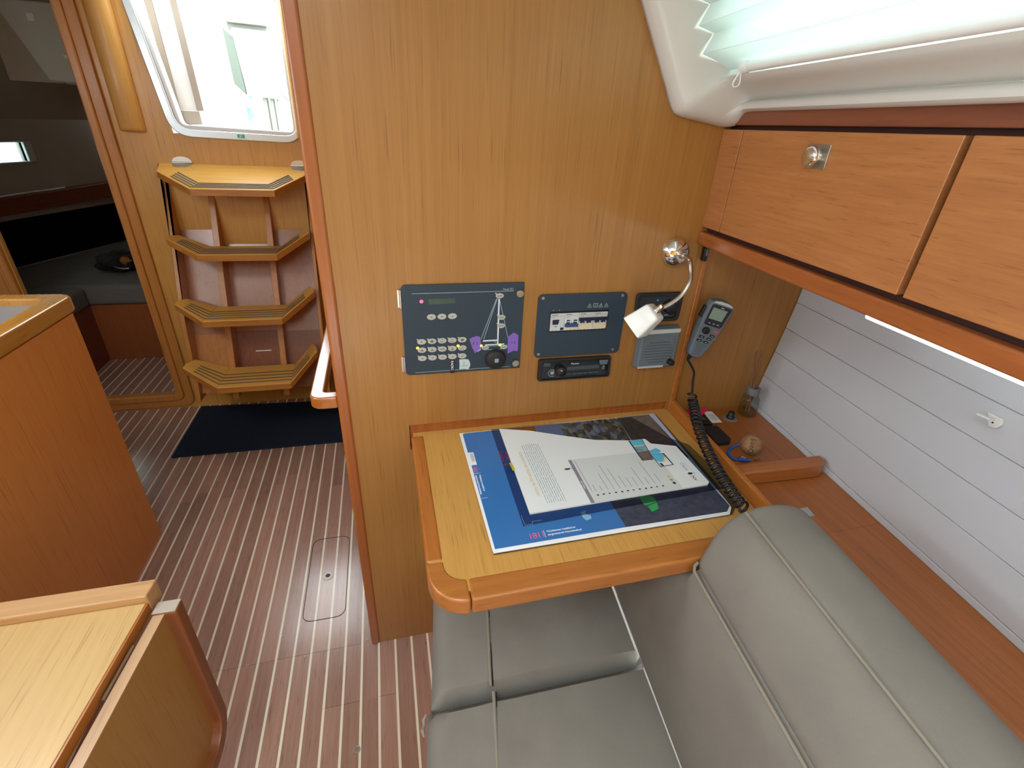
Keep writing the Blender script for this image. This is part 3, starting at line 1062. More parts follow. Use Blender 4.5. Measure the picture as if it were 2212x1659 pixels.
mb = MB()
mb.tube([(px_(y), y, 0.4365) for y in [0.586 + 0.445 * i / 12 for i in range(13)]], 0.0036, 8)
mb.build('piping', 'piping', sc1, smooth=True)
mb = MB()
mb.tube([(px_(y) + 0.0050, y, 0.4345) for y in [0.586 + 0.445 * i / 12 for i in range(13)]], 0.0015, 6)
mb.build('painted_seam_shadow', 'ink', sc1, smooth=True)  # black tube drawn as the shade along the seam

sc2 = thing('seat_cushion', 'taupe seat cushion in front of the chart table, frayed at its corner', 'cushion', (0.3, 0.0, 0.313), 'taupe settee seat cushions')
cushion('pad', [(fx(-.72) - .004, -.72), (bx(-.72), -.72), (bx(.572), .570), (fx(.578) - .008, .576)], 0.313, 0.432, 0.008, sc2, nu=30, nv=60, seed=11)
mb = MB()
mb.tube([(px_(y) + 0.006, y, 0.4385) for y in [-0.70 + 1.272 * i / 20 for i in range(21)]], 0.0038, 8)
mb.build('piping', 'piping', sc2, smooth=True)
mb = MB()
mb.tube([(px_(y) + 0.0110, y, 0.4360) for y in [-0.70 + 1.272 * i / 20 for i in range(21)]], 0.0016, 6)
mb.build('painted_seam_shadow', 'ink', sc2, smooth=True)  # seam shade again put in as a thin black line
mb = MB()
pts = [(fx(.575) - .010, 0.577, 0.405), (fx(.57) - .016, 0.570, 0.40), (fx(.56) - .015, 0.562, 0.392), (fx(.55) - .018, 0.553, 0.395), (fx(.54) - .014, 0.543, 0.388)]
mb.tube(pts, [0.002, 0.004, 0.003, 0.0042, 0.002], 7)
mb.build('frayed_edge', 'piping', sc2, smooth=True)

# ---- backrest
bc = thing('backrest_cushion', 'long taupe backrest cushion with rolled top and piped seams', 'cushion', (0.62, 0.2, 0.43))
KB = 0.115
YE = 0.526


def bsx(x, y):
    return x + KB * (y - YE)


def wob(y, s):
    return 0.0016 * math.sin(y * 31 + s) + 0.0012 * math.sin(y * 57 + 2 * s)


# lower face from the seat up to the first piping, running on under the chart table
prof = [(0.560, 0.428), (0.500, 0.432), (0.497, 0.47), (0.498, 0.55), (0.503, 0.65), (0.510, 0.73), (0.518, 0.783), (0.545, 0.800), (0.60, 0.79), (0.62, 0.60), (0.60, 0.44)]
profU = [(0.560, 0.428), (0.500, 0.432), (0.497, 0.47), (0.498, 0.55), (0.503, 0.65), (0.508, 0.71), (0.516, 0.738), (0.545, 0.752), (0.60, 0.752), (0.62, 0.60), (0.60, 0.44)]
rows = []
for y, t in [(-.72, 0), (-.5, 0), (-.2, 0), (0, 0), (.1, 0), (.2, 0), (.3, 0), (.38, 0), (.44, 0), (.49, 0), (.518, 0.1), (.528, 0.9), (.55, 1), (.65, 1), (.8, 1), (.95, 1), (1.02, 1)]:
    rows.append([(bsx((1 - t) * a[0] + t * b[0], y) + (wob(y, i) if 1 < i < 6 else 0), y, (1 - t) * a[1] + t * b[1]) for i, (a, b) in enumerate(zip(prof, profU))])
mb = MB()
vv = mb.grid(rows, closed_u=True)
mb.bm.faces.new(vv[0])
mb.bm.faces.new(list(reversed(vv[-1])))
o = mb.build('lower_panel', 'fabric', bc, smooth=True)
# rolled upper part
profB = [(0.560, 0.770), (0.519, 0.786), (0.525, 0.815), (0.533, 0.848), (0.544, 0.880), (0.560, 0.904), (0.585, 0.918), (0.61, 0.923), (0.64, 0.925), (0.672, 0.922), (0.700, 0.913), (0.725, 0.897), (0.742, 0.880), (0.748, 0.868), (0.744, 0.835), (0.735, 0.786), (0.70, 0.784)]
rows = []
ctr = (0.640, 0.840)
for y, s in [(YE, 0.90), (YE - .004, 0.965), (YE - .012, 0.992), (YE - .03, 1.0)] + [(YE - .03 - .03 * i, 1.0) for i in range(1, 41)]:
    row = []
    for i, (x, z) in enumerate(profB):
        xx, zz = ctr[0] + (x - ctr[0]) * s, ctr[1] + (z - ctr[1]) * s
        wz = 0.0
        if 9 <= i <= 12:
            wz = 0.0030 * math.sin(y * 38 + i * 0.5) * max(0, math.sin(y * 11 + 1.0))
        elif 2 <= i <= 7:
            wz = 0.0010 * math.sin(y * 23 + i)
        row.append((bsx(xx, y), y, zz + wz))
    rows.append(row)
mb = MB()
vv = mb.grid(rows, closed_u=True)
mb.bm.faces.new(vv[0])
mb.bm.faces.new(list(reversed(vv[-1])))
o = mb.build('upper_panel', 'fabric', bc, smooth=True)
sd = o.modifiers.new('soft', 'SUBSURF')
sd.levels = sd.render_levels = 1
for nm, x0, z0, r in (('front_piping', 0.5165, 0.787, 0.0032), ('top_seam', 0.586, 0.9200, 0.0024), ('rear_piping', 0.7495, 0.869, 0.0030)):
    pts = [(bsx(x0, y), y, z0) for y in [-.70 + (YE - .012 + .70) * i / 30 for i in range(31)]]
    if nm == 'front_piping':
        pts += [(bsx(x0 + .004, YE), YE - .004, z0 + .004), (bsx(x0 + .012, YE), YE - .001, z0 + .008)]
    mb = MB()
    mb.tube(pts, r, 8)
    mb.build(nm, 'piping', bc, smooth=True)
MB().hexa([(.740, .527, .864), (.767, .527, .8655), (.771, .549, .8655), (.742, .549, .864)], [(.740, .527, .867), (.767, .527, .868), (.771, .549, .868), (.742, .549, .867)]).build('fastener_tab', 'galleygrey', bc)

# ---- overhead locker
ol = thing('overhead_locker', 'overhead wooden locker with two flap doors along the hull', 'cabinet', (0.9, 0.2, 1.262))
KL = 0.06


def lx(y, d=0.0):
    return 0.740 - KL * (YB - y) + d


def lbox(y0, y1, z0, z1, d0, d1, name, mat, parent, bevel=0.0):
    return MB().hexa([(lx(y0, d0), y0, z0), (lx(y0, d1), y0, z0), (lx(y1, d1), y1, z0), (lx(y1, d0), y1, z0)],
                     [(lx(y0, d0), y0, z1), (lx(y0, d1), y0, z1), (lx(y1, d1), y1, z1), (lx(y1, d0), y1, z1)]).build(name, mat, parent, bevel=bevel)


lbox(YB - .0005, -.74, 1.300, 1.530, 0.018, 0.034, 'carcass_front', 'darkgap', ol)
lbox(YB - .0005, -.74, 1.2755, 1.288, 0.019, 0.36, 'bottom_board', 'rail_y', ol)
lbox(YB - .0005, 0.9705, 1.3135, 1.5185, 0.0, 0.018, 'filler_strip', 'locker', ol, 0.0012)
d1_ = lbox(0.9680, 0.5125, 1.3135, 1.5185, 0.0, 0.018, 'door', 'locker', ol, 0.0015)
d2_ = lbox(0.5020, -.74, 1.3135, 1.5185, 0.0, 0.018, 'door', 'locker', ol, 0.0015)
lbox(YB - .0005, -.74, 1.2715, 1.3025, -0.005, 0.018, 'bottom_rail', 'rail_y', ol, 0.005)
lbox(YB - .0005, -.74, 1.5265, 1.5575, -0.002, 0.034, 'top_rail', 'toprail', ol, 0.002)
kx, ky, kz = lx(0.745), 0.745, 1.481
MB().hexa([(lx(.720, -.0018), .720, 1.462), (lx(.720, 0), .720, 1.462), (lx(.770, 0), .770, 1.462), (lx(.770, -.0018), .770, 1.462)],
          [(lx(.720, -.0018), .720, 1.500), (lx(.720, 0), .720, 1.500), (lx(.770, 0), .770, 1.500), (lx(.770, -.0018), .770, 1.500)]).build('knob_plate', 'satin', d1_, bevel=0.0008)
MB().lathe([(0.011, 0.0), (0.0125, 0.004), (0.0160, 0.008), (0.0172, 0.012), (0.0160, 0.0155), (0.0115, 0.0175), (0.0, 0.0180)], axis_mat((kx - .0018, ky, kz), (-1, KL, 0)), 28, True, False).build('knob', 'chrome', d1_, smooth=True)

# led strip below the locker
ls = thing('led_strip_light', 'glowing white strip light under the overhead locker', 'light', (0.84, 0.2, 1.23))
MB().hexa([(.852 - .06 * .0, .655, 1.2190), (.866, .655, 1.2190), (.866 - .06 * 1.3, -.70, 1.2190), (.852 - .06 * 1.3, -.70, 1.2190)],
          [(.852, .655, 1.247), (.866, .655, 1.247), (.866 - .06 * 1.3, -.70, 1.247), (.852 - .06 * 1.3, -.70, 1.247)]).build('tube', 'led', ls, bevel=0.004)
MB().hexa([(.850, .660, 1.247), (.868, .660, 1.247), (.868 - .06 * 1.3, -.71, 1.247), (.850 - .06 * 1.3, -.71, 1.247)],
          [(.850, .660, 1.2750), (.868, .660, 1.2750), (.868 - .06 * 1.3, -.71, 1.2750), (.850 - .06 * 1.3, -.71, 1.2750)]).build('housing', 'white', ls)

# small coat hook on the lining
hk = thing('coat_hook', 'small white plastic hook screwed to the hull lining', 'hook', (1.006, 0.488, 1.083))
hp = [(0.502, 1.089), (0.476, 1.0905), (0.473, 1.080), (0.478, 1.070), (0.490, 1.0675)]
MB().hexa([(sh(1.0965, y, .115) - .004, y, z) for y, z in hp], [(sh(1.0965, y, .115) + .003, y, z) for y, z in hp]).build('plate', 'white', hk, bevel=0.001)
MB().hexa([(1.0135, .503, 1.0865), (1.0135, .478, 1.0875), (1.0015, .480, 1.0890), (1.0015, .501, 1.0880)], [(1.0135, .503, 1.0895), (1.0135, .478, 1.0905), (1.0015, .480, 1.0915), (1.0015, .501, 1.0905)]).build('lip', 'white', hk, bevel=0.0008)
MB().lathe([(0.0, 0), (0.0016, 0), (0.0016, .0006), (0, .0006)], axis_mat((sh(1.0965, .4865, .115) - .0042, .4865, 1.077), (-1, .115, 0)), 10, False, False).build('screw_hole', 'black', hk)

# ---- pleated blind
pb = thing('pleated_blind', 'white pleated blind lit from behind over the coachroof window', 'blind', (0.66, 0.2, 1.62))
zz = [(0.690, 1.620), (0.663, 1.631), (0.623, 1.641), (0.639, 1.6745), (0.603, 1.683), (0.619, 1.7165), (0.583, 1.725), (0.599, 1.7585), (0.563, 1.767), (0.579, 1.8005), (0.555, 1.815)]
mb = MB()
ends = [0.984] + [0.95 - 0.05 * i for i in range(32)]
rows = []
for y in ends:
    rows.append([(sh(x, y, .10), y, z) for i, (x, z) in enumerate(zz)])
mb.grid(rows)
o = mb.build('pleated_fabric', 'blind', pb)
md = o.modifiers.new('thick', 'SOLIDIFY')
md.thickness = 0.0008
mb = MB()
mb.tube([(sh(0.676, y, .10), y, 1.6175) for y in (0.897, 0.88, 0.5, 0.1, -.3, -.65)], 0.0085, 12)
mb.build('bottom_rail', 'white', pb, smooth=True)
mb = MB()
mb.lathe([(0.0045, 0.0), (0.0095, 0.0), (0.0105, 0.012), (0.009, 0.022), (0.0045, 0.022)], axis_mat((sh(0.676, .918, .10), .918, 1.6175), (-.10, -1, 0)), 18, True, False)
mb.build('rail_end_cap', 'white', pb, smooth=True)
mb = MB()
cx, cy, cz = 0.664, 0.916, 1.620
loop = []
for i in range(19):
    a = i / 18
    loop.append((cx - 0.004 + 0.0065 * math.sin(2 * PI * a) * (0.4 + 0.9 * math.sin(PI * a)) - .006 * math.sin(PI * a), cy, cz - 0.034 * math.sin(PI * a) ** 0.8))
mb.tube(loop, 0.0013, 7)
mb.build('cord_loop', 'white', pb, smooth=True)

# ---- galley counter
gc = thing('galley_counter', 'galley counter with veneer end panel and raised wooden rim', 'counter', (-1.3, 0.9, 0.0))
MB().box(-1.92, -0.950, -0.60, 1.700, 0.0, 0.928).build('carcass', 'galley', gc)
GZ = 0.980
MB().box(-1.90, -1.00, -0.58, 1.715, 0.9285, 0.958).build('worktop', 'galleygrey', gc)
go = rquad([(-0.946, -.60), (-0.946, 1.735), (-1.92, 1.775), (-1.92, -.60)], 0.035, 6)
gi = rquad([(-1.000, -.55), (-1.000, 1.690), (-1.86, 1.722), (-1.86, -.55)], 0.040, 6)
MB().ring(go, gi, 'z', 0.929, GZ).build('rim', 'galleyrim', gc, bevel=0.009, seg=3)
MB().lathe([(0.175, 0.0), (0.190, 0.0), (0.193, 0.004), (0.185, 0.007), (0.175, 0.004)], Matrix.Translation((-1.285, 1.43, 0.9582)), 48, False, False).build('sink_rim', 'steel', gc, smooth=True)

# ---- saloon table with one leaf hanging
stb = thing('saloon_table', 'pale veneer saloon table with a raised rim and one hanging leaf', 'table', (-0.7, 0.3, 0.0))
KT = 0.09


def tx(x, y):
    return x - KT * (0.74 - y)


def tbox(x0, x1, y0, y1, z0, z1, nm, mat, par, bevel=0.0, seg=2):
    return MB().hexa([(tx(x0, y0), y0, z0), (tx(x1, y0), y0, z0), (tx(x1, y1), y1, z0), (tx(x0, y1), y1, z0)],
                     [(tx(x0, y0), y0, z1), (tx(x1, y0), y0, z1), (tx(x1, y1), y1, z1), (tx(x0, y1), y1, z1)]).build(nm, mat, par, bevel=bevel, seg=seg)


tbox(-0.90, -0.470, -.45, 0.724, 0.676, 0.700, 'top_board', 'saloon', stb, 0.001)
tbox(-0.90, -0.466, 0.7245, 0.764, 0.672, 0.716, 'rim', 'saloonrim', stb, 0.003, 2)
tbox(-0.4698, -0.4665, -.45, 0.7244, 0.676, 0.6985, 'edge_strip', 'tablerim_y', stb)
tbox(-0.85, -0.62, -.20, 0.50, 0.0, 0.676, 'pedestal', 'saloonrim', stb)
lf = tbox(-0.4560, -0.4380, -.40, 0.707, 0.285, 0.680, 'leaf', 'leaf', stb, 0.0)
tbox(-0.4562, -0.4378, -.40, 0.707, 0.680, 0.6825, 'leaf_edge', 'saloonrim_y', lf)
# proud rim round the leaf: down the far end and along the bottom, round corner
R_ = 0.075
path = [(0.7345, 0.6850), (0.7345, 0.62), (0.7345, 0.50), (0.7345, 0.26 + R_)]
path += [(0.7345 - R_ + R_ * math.cos(a), 0.26 + R_ - R_ * math.sin(a)) for a in [PI / 2 * i / 8 for i in range(1, 9)]]
path += [(0.4, 0.26), (-.40, 0.26)]
wd = 0.028
inn = [(0.7345 - wd, 0.6850), (0.7345 - wd, 0.62), (0.7345 - wd, 0.50), (0.7345 - wd, 0.26 + R_)]
inn += [(0.7345 - R_ + (R_ - wd) * math.cos(a), 0.26 + R_ - (R_ - wd) * math.sin(a)) for a in [PI / 2 * i / 8 for i in range(1, 9)]]
inn += [(0.4, 0.26 + wd), (-.40, 0.26 + wd)]
mb = MB()
rows = []
for (ya_, za), (yb_, zb) in zip(path, inn):
    rows.append([(tx(-0.459, ya_), ya_, za), (tx(-0.418, ya_), ya_, za), (tx(-0.418, yb_), yb_, zb), (tx(-0.459, yb_), yb_, zb)])
vv = mb.grid(rows, closed_u=True)
mb.bm.faces.new(vv[0])
mb.bm.faces.new(list(reversed(vv[-1])))
mb.build('leaf_rim', 'darkrim', lf, bevel=0.005, seg=3)
MB().hexa([(tx(-.458, .7335), .7335, .6852), (tx(-.419, .7335), .7335, .6852), (tx(-.419, .7070), .7070, .6852), (tx(-.458, .7070), .7070, .6852)],
          [(tx(-.4575, .7330), .7330, .6875), (tx(-.4200, .7330), .7330, .6875), (tx(-.4200, .7075), .7075, .6875), (tx(-.4575, .7075), .7075, .6875)]).build('rim_end', 'endgrain', lf, bevel=0.001)
mb = MB()
mb.tube([(tx(-.4615, y), y, .682) for y in (0.56, 0.60, 0.65)], 0.0036, 8)
mb.build('hinge', 'steel', stb, smooth=True)

# ================================================================== INSTRUMENTS ON THE BULKHEAD
def yz(d):
    return YB - d


def flat(poly, d0, d1, nm, mat, par, bevel=0.0):
    """flat plate on the bulkhead: poly in (x,z), from d0 to d1 in front of it."""
    return MB().prism(poly, 'y', YB - d1, YB - d0).build(nm, mat, par, bevel=bevel)


def ell(cx, cz, rx, rz, n=18):
    return [(cx + rx * math.cos(2 * PI * i / n), cz + rz * math.sin(2 * PI * i / n)) for i in range(n)]


def bar(p, q, wdt):
    dx, dz = q[0] - p[0], q[1] - p[1]
    L = math.hypot(dx, dz) or 1e-6
    nx, nz = -dz / L * wdt / 2, dx / L * wdt / 2
    return [(p[0] + nx, p[1] + nz), (q[0] + nx, q[1] + nz), (q[0] - nx, q[1] - nz), (p[0] - nx, p[1] - nz)]


# ---- switch panel with the boat diagram
sp = thing('switch_panel', 'dark slate switch panel with oval buttons and a sailing boat diagram', 'panel', (0.17, YB, 0.968))
D = 0.006
pl = [(0.3065, 1.1885), (0.0385, 1.1885)] + [(0.0385 - 0.0105 * math.sin(a), 1.178 + 0.0105 * math.cos(a)) for a in [PI / 2 * i / 5 for i in range(1, 6)]] + [(0.0280, 0.981)] + [(0.0385 - 0.0105 * math.cos(a), 0.981 - 0.0105 * math.sin(a)) for a in [PI / 2 * i / 5 for i in range(1, 6)]] + [(0.3065, 0.9705)]
face = flat(pl, 0.0, D, 'face_plate', 'panel', sp, 0.0012)
for z0, z1 in ((1.137, 1.178), (0.979, 1.018)):
    h = flat([(0.0195, z0), (0.0282, z0), (0.0282, z1), (0.0195, z1)], 0.0, 0.0035, 'hinge', 'steel', sp, 0.0006)
    MB().tube([(0.0262, YB - .0045, z0), (0.0262, YB - .0045, z1)], 0.0028, 10).build('hinge_barrel', 'steel', h, smooth=True)
# printing
pr = MB()
for p, q, wv in (((0.0508, 1.1694), (0.2815, 1.1694), 0.0012), ((0.0499, 0.9765), (0.2809, 0.9765), 0.0012)):
    pr.prism(bar(p, q, wv), 'y', YB - D - .0003, YB - D)
for p, q in (((0.2414, 1.1523), (0.2065, 1.0535)), ((0.2428, 1.1523), (0.2133, 1.0530)), ((0.2481, 1.1513), (0.2725, 1.0545)), ((0.2175, 1.0361), (0.2255, 1.0249)), ((0.2255, 1.0249), (0.2558, 1.0249)), ((0.2558, 1.0249), (0.2720, 1.0353)), ((0.2195, 1.0345), (0.270, 1.0345)), ((0.2375, 1.0475), (0.2440, 1.0425))):
    pr.prism(bar(p, q, 0.0015), 'y', YB - D - .0003, YB - D)
pr.prism(bar((0.2235, 1.0115), (0.2320, 1.0165), .0012), 'y', YB - D - .0003, YB - D)
pr.prism(bar((0.2320, 1.0165), (0.2440, 1.0180), .0012), 'y', YB - D - .0003, YB - D)
pr.prism(bar((0.2440, 1.0180), (0.2590, 1.0120), .0012), 'y', YB - D - .0003, YB - D)
pr.build('diagram_print', 'panelline', sp)
pr = MB()
for p, q, wv in (((0.2472, 1.1514), (0.2478, 1.0390), 0.0034), ((0.2115, 1.0488), (0.2478, 1.0488), 0.0034), ((0.2167, 1.0380), (0.2640, 1.0380), 0.0026)):
    pr.prism(bar(p, q, wv), 'y', YB - D - .0004, YB - D)
pr.build('mast_print', 'panelbright', sp)
text_part('lettering', 'Panel 351', (0.2555, YB - D - .0002, 1.1712), (1, 0, 0), (0, 0, 1), 0.0078, 'panelline', sp, 0.0001, 0.86)
text_part('lettering', 'OFF', (0.2375, YB - D - .0002, 0.9790), (1, 0, 0), (0, 0, 1), 0.0052, 'panelline', sp, 0.0001)
# status led and small display
MB().lathe([(0.0, 0), (0.0040, 0), (0.0035, .0016), (0, .0022)], axis_mat((0.0712, YB - D, 1.1512), (0, -1, 0)), 14, False, False).build('red_led', 'ledred', sp, smooth=True)
flat(rrect(0.0865, 0.1465, 1.1440, 1.1565, 0.001), D, D + .0003, 'display', 'lcd', sp)


def button(cx, cz, rx=0.0102, rz=0.0070, icon=0, led=None, dot=True):
    b = flat(ell(cx, cz, rx, rz), D, D + .0014, 'button', 'btn', sp, 0.0006)
    ic = MB()
    if icon == 1:
        ic.prism([(cx - .003, cz - .0012), (cx + .003, cz - .0012), (cx, cz + .0018)], 'y', YB - D - .0018, YB - D - .0014)
    elif icon == 2:
        ic.prism([(cx - .003, cz + .0012), (cx, cz - .0018), (cx + .003, cz + .0012)], 'y', YB - D - .0018, YB - D - .0014)
    elif icon == 3:
        ic.prism(ell(cx, cz, .0038, .0032), 'y', YB - D - .0018, YB - D - .0014)
    elif icon == 4:
        for dx, dz in ((-.0030, -.0018), (.0012, -.0026), (0, .0026)):
            ic.prism(ell(cx + dx, cz + dz, .0014, .0012, 8), 'y', YB - D - .0018, YB - D - .0014)
    elif icon == 5:
        ic.prism([(cx - .0032, cz - .0028), (cx + .0032, cz - .0028), (cx + .0032, cz - .0008), (cx - .0032, cz - .0008)], 'y', YB - D - .0018, YB - D - .0014)
        ic.prism([(cx - .002, cz + .0002), (cx + .002, cz + .0002), (cx, cz + .0030)], 'y', YB - D - .0018, YB - D - .0014)
    elif icon == 6:
        ic.prism(bar((cx - .0058, cz - .0004), (cx + .0058, cz + .0004), .0016), 'y', YB - D - .0018, YB - D - .0014)
    else:
        ic.prism(ell(cx, cz, .0022, .0012, 8), 'y', YB - D - .0018, YB - D - .0014)
    ic.build('icon', 'btndark', b)
    if led:
        MB().lathe([(0.0, 0), (0.0033, 0), (0.0030, .0014), (0, .0019)], axis_mat((cx - .0100, YB - D, cz + .0058), (0, -1, 0)), 12, False, False).build('amber_led', 'ledamber', b, smooth=True)
    elif dot:
        flat(bar((cx - .0105, cz + .0066), (cx - .0070, cz + .0040), .0030), D, D + .0005, 'indicator', 'btn', b)


for i, cx in enumerate((0.0919, 0.1155, 0.1394)):
    button(cx, 1.1144, icon=(1, 2, 3)[i] if i < 2 else 0, dot=False)
for cx, cz in ((0.2485, 1.1590), (0.2545, 1.1065), (0.2543, 1.0857)):
    button(cx, cz, 0.0096, 0.0062, 6)
for cx, cz in ((0.2176, 1.0308), (0.2634, 1.0303)):
    button(cx, cz, 0.0088, 0.0056, 6, led=True)
icons = ((0, 3, 4, 4, 3), (5, 5, 6, 5, 4), (0, 0, 0, 0, 0))
for r_, cz in enumerate((1.0550, 1.0341, 1.0131)):
    for c_ in range(5):
        button(0.0678 + 0.02352 * c_, cz, 0.0103, 0.0069, icons[r_][c_], led=(r_ == 1 and c_ in (0, 4)))
for cx, cz in ((0.2953, 1.1637), (0.2937, 0.9862)):
    MB().lathe([(0.0092, 0), (0.0092, .0055), (0.0082, .0070), (0.0, .0072)], axis_mat((cx, YB - D, cz), (0, -1, 0)), 24, True, False).build('thumb_screw', 'satin', sp, smooth=True)
MB().lathe([(0.0, 0.0), (0.0260, 0), (0.0262, .002), (0.0225, .012), (0.020, .014), (0.0, .0145)], axis_mat((0.2433, YB - D, 1.0005), (0, -1, 0)), 30, False, False).build('rotary_switch', 'blackmatt', sp, smooth=True)
flat(rrect(0.2385, 0.2482, 0.9965, 1.0065, 0.0012), D + .0145, D + .0150, 'switch_mark', 'panelline', sp)
text_part('lettering', 'RADIO', (0.1345, YB - D - .0012, 1.0025), (0, 0, -1), (1, 0, 0), 0.0088, 'whiteprint', sp, 0.0001, 0.92)
flat([(0.1325, 0.9695), (0.1435, 0.9695), (0.1435, 1.0045), (0.1325, 1.0045)], D, D + .0009, 'radio_label', 'black', sp)

nt1 = thing('purple_note', 'torn purple paper note stuck beside the boat stern on the switch panel', 'note', (0.193, YB - D, 1.04))
flat([(0.1794, 1.0561), (0.1860, 1.0592), (0.1943, 1.0621), (0.2010, 1.0617), (0.2042, 1.0587), (0.2066, 1.0450), (0.2066, 1.0310), (0.1985, 1.0235), (0.1963, 1.0226), (0.1930, 1.0170), (0.1860, 1.0330), (0.1805, 1.0490)], D, D + .0006, 'paper', 'purple', nt1)
flat([(0.2066, 1.0310), (0.2068, 1.0262), (0.1985, 1.0215), (0.1963, 1.0226), (0.1985, 1.0240)], D + .0006, D + .0016, 'curled_corner', 'purplelight', nt1)
text_part('handwriting', 'F 1', (0.1870, YB - D - .0008, 1.0395), (1, 0, 0.02), (0, 0, 1), 0.0105, 'ink', nt1, 0.0001, 1.0)
nt2 = thing('purple_note', 'torn purple paper note stuck beside the boat bow on the switch panel', 'note', (0.286, YB - D, 1.04))
flat([(0.2722, 1.0555), (0.2790, 1.0610), (0.2856, 1.0660), (0.2925, 1.0635), (0.2985, 1.0584), (0.2990, 1.0169), (0.2883, 1.0188), (0.2800, 1.0150), (0.2735, 1.0115), (0.2728, 1.0350)], D, D + .0006, 'paper', 'purple', nt2)
text_part('handwriting', '1 t', (0.2805, YB - D - .0008, 1.0380), (1, 0, -0.02), (0, 0, 1), 0.0100, 'ink', nt2, 0.0001, 1.0)
nt3 = thing('tape_note', 'pale torn tape with a pen mark below the button rows', 'note', (0.168, YB - D, 0.99))
flat([(0.1546, 1.0040), (0.1700, 1.0042), (0.1768, 1.0026), (0.1800, 0.9960), (0.1815, 0.9884), (0.1795, 0.9815), (0.1754, 0.9755), (0.1690, 0.9782), (0.1546, 0.9781), (0.1552, 0.9900)], D, D + .0006, 'tape', 'tag', nt3)
mk = MB()
for p, q in (((0.1665, 0.9985), (0.1655, 0.9880)), ((0.1600, 0.9862), (0.1745, 0.9872)), ((0.1730, 0.9890), (0.1745, 0.9865))):
    mk.prism(bar(p, q, .0011), 'y', YB - D - .0009, YB - D - .0006)
mk.build('handwriting', 'textgrey', nt3)

# ---- breaker panel
ep = thing('breaker_panel', 'dark slate panel with four breaker modules behind a cut-out', 'panel', (0.457, YB, 0.993))
op = rrect(0.3425, 0.5725, 0.9945, 1.1575, 0.012, 5)
ip = rrect(0.3755, 0.5290, 1.0610, 1.1140, 0.0012, 5)
MB().ring(op, ip, 'y', YB - D, YB - .0002).build('face_plate', 'panel', ep, bevel=0.0014)
flat([(0.3755, 1.061), (0.5290, 1.061), (0.5290, 1.114), (0.3755, 1.114)], 0.0002, 0.0006, 'recess', 'black', ep)
mods = [(0.3778, 0.4140), (0.4146, 0.4512), (0.4518, 0.4900), (0.4906, 0.5272)]
for i, (xa, xb) in enumerate(mods):
    bk_ = flat([(xa, 1.0635), (xb, 1.0635), (xb, 1.1085), (xa, 1.1085)], 0.0006, 0.0030, 'breaker', 'breaker', ep, 0.0006)
    t_ = MB()
    t_.prism(bar((xa + .003, 1.1048), (xa + .018, 1.1050), .0016), 'y', YB - .0033, YB - .0030)
    t_.prism(bar((xa + .003, 1.1018), (xb - .003, 1.1020), .0005), 'y', YB - .0033, YB - .0030)
    t_.prism(bar((xa + .003, 1.0985), (xa + .012, 1.0986), .0007), 'y', YB - .0033, YB - .0030)
    for q in range(3):
        t_.prism(bar((xa + .006 + .011 * q, 1.0650), (xa + .0075 + .011 * q, 1.0650), .0014), 'y', YB - .0033, YB - .0030)
    t_.build('breaker_print', 'btndark', bk_)
    if i == 0:
        flat([(0.3831, 1.0929), (0.4000, 1.0931), (0.3977, 1.0812), (0.3838, 1.0810)], 0.003, 0.006, 'toggle', 'navy', bk_, 0.0006)
        flat([(0.4050, 1.0660), (0.4125, 1.0660), (0.4125, 1.0720), (0.4050, 1.0720)], 0.003, 0.0045, 'test_button', 'navy', bk_)
        flat([(0.3905, 1.0762), (0.3955, 1.0762), (0.3955, 1.0745), (0.3905, 1.0745)], 0.003, 0.0034, 'print_mark', 'black', bk_)
    elif i == 1:
        flat([(0.4150, 1.0770), (0.4170, 1.0735), (0.4505, 1.0735), (0.4505, 1.0775), (0.4480, 1.0830), (0.4175, 1.0830)], 0.003, 0.0075, 'toggle_bar', 'blue_toggle', bk_, 0.0006)
        for q in (0.4190, 0.4372):
            flat([(q, 1.0825), (q + .0090, 1.0825), (q + .0090, 1.0912), (q, 1.0912)], 0.003, 0.0065, 'toggle', 'navy', bk_, 0.0006)
            flat([(q + .001, 1.0868), (q + .0080, 1.0868), (q + .0080, 1.0888), (q + .001, 1.0888)], 0.0065, 0.0068, 'toggle_mark', 'panelbright', bk_)
            flat([(q + .0092, 1.0800), (q + .0112, 1.0800), (q + .0112, 1.0925), (q + .0092, 1.0925)], 0.003, 0.0062, 'toggle_guard', 'white', bk_)
            flat([(q - .0022, 1.0840), (q - .0004, 1.0840), (q - .0004, 1.0925), (q - .0022, 1.0925)], 0.003, 0.0062, 'toggle_guard', 'white', bk_)
        flat([(0.4190, 1.0655), (0.4505, 1.0655), (0.4505, 1.0708), (0.4190, 1.0708)], 0.003, 0.0033, 'label_strip', 'beige', bk_)
    else:
        flat([(xa, 1.0885), (xb, 1.0885), (xb, 1.0960), (xa, 1.0960)], 0.003, 0.0085, 'toggle_bar', 'navy', bk_, 0.0006)
        for q in (xa + .0035, xa + .0205):
            flat([(q, 1.0820), (q + .0100, 1.0820), (q + .0100, 1.0890), (q, 1.0890)], 0.003, 0.0080, 'toggle', 'navy', bk_, 0.0006)
            flat([(q + .004, 1.0832), (q + .0065, 1.0832), (q + .0065, 1.0845), (q + .004, 1.0845)], 0.0080, 0.0083, 'toggle_mark', 'panelbright', bk_)
            flat([(q - .0020, 1.0795), (q + .0120, 1.0795), (q + .0120, 1.0818), (q - .0020, 1.0818)], 0.003, 0.0060, 'toggle_guard', 'white', bk_, .0004)
        flat([(xa + .001, 1.0655), (xb - .001, 1.0655), (xb - .001, 1.0780), (xa + .001, 1.0780)], 0.003, 0.0033, 'label_strip', 'beige', bk_)
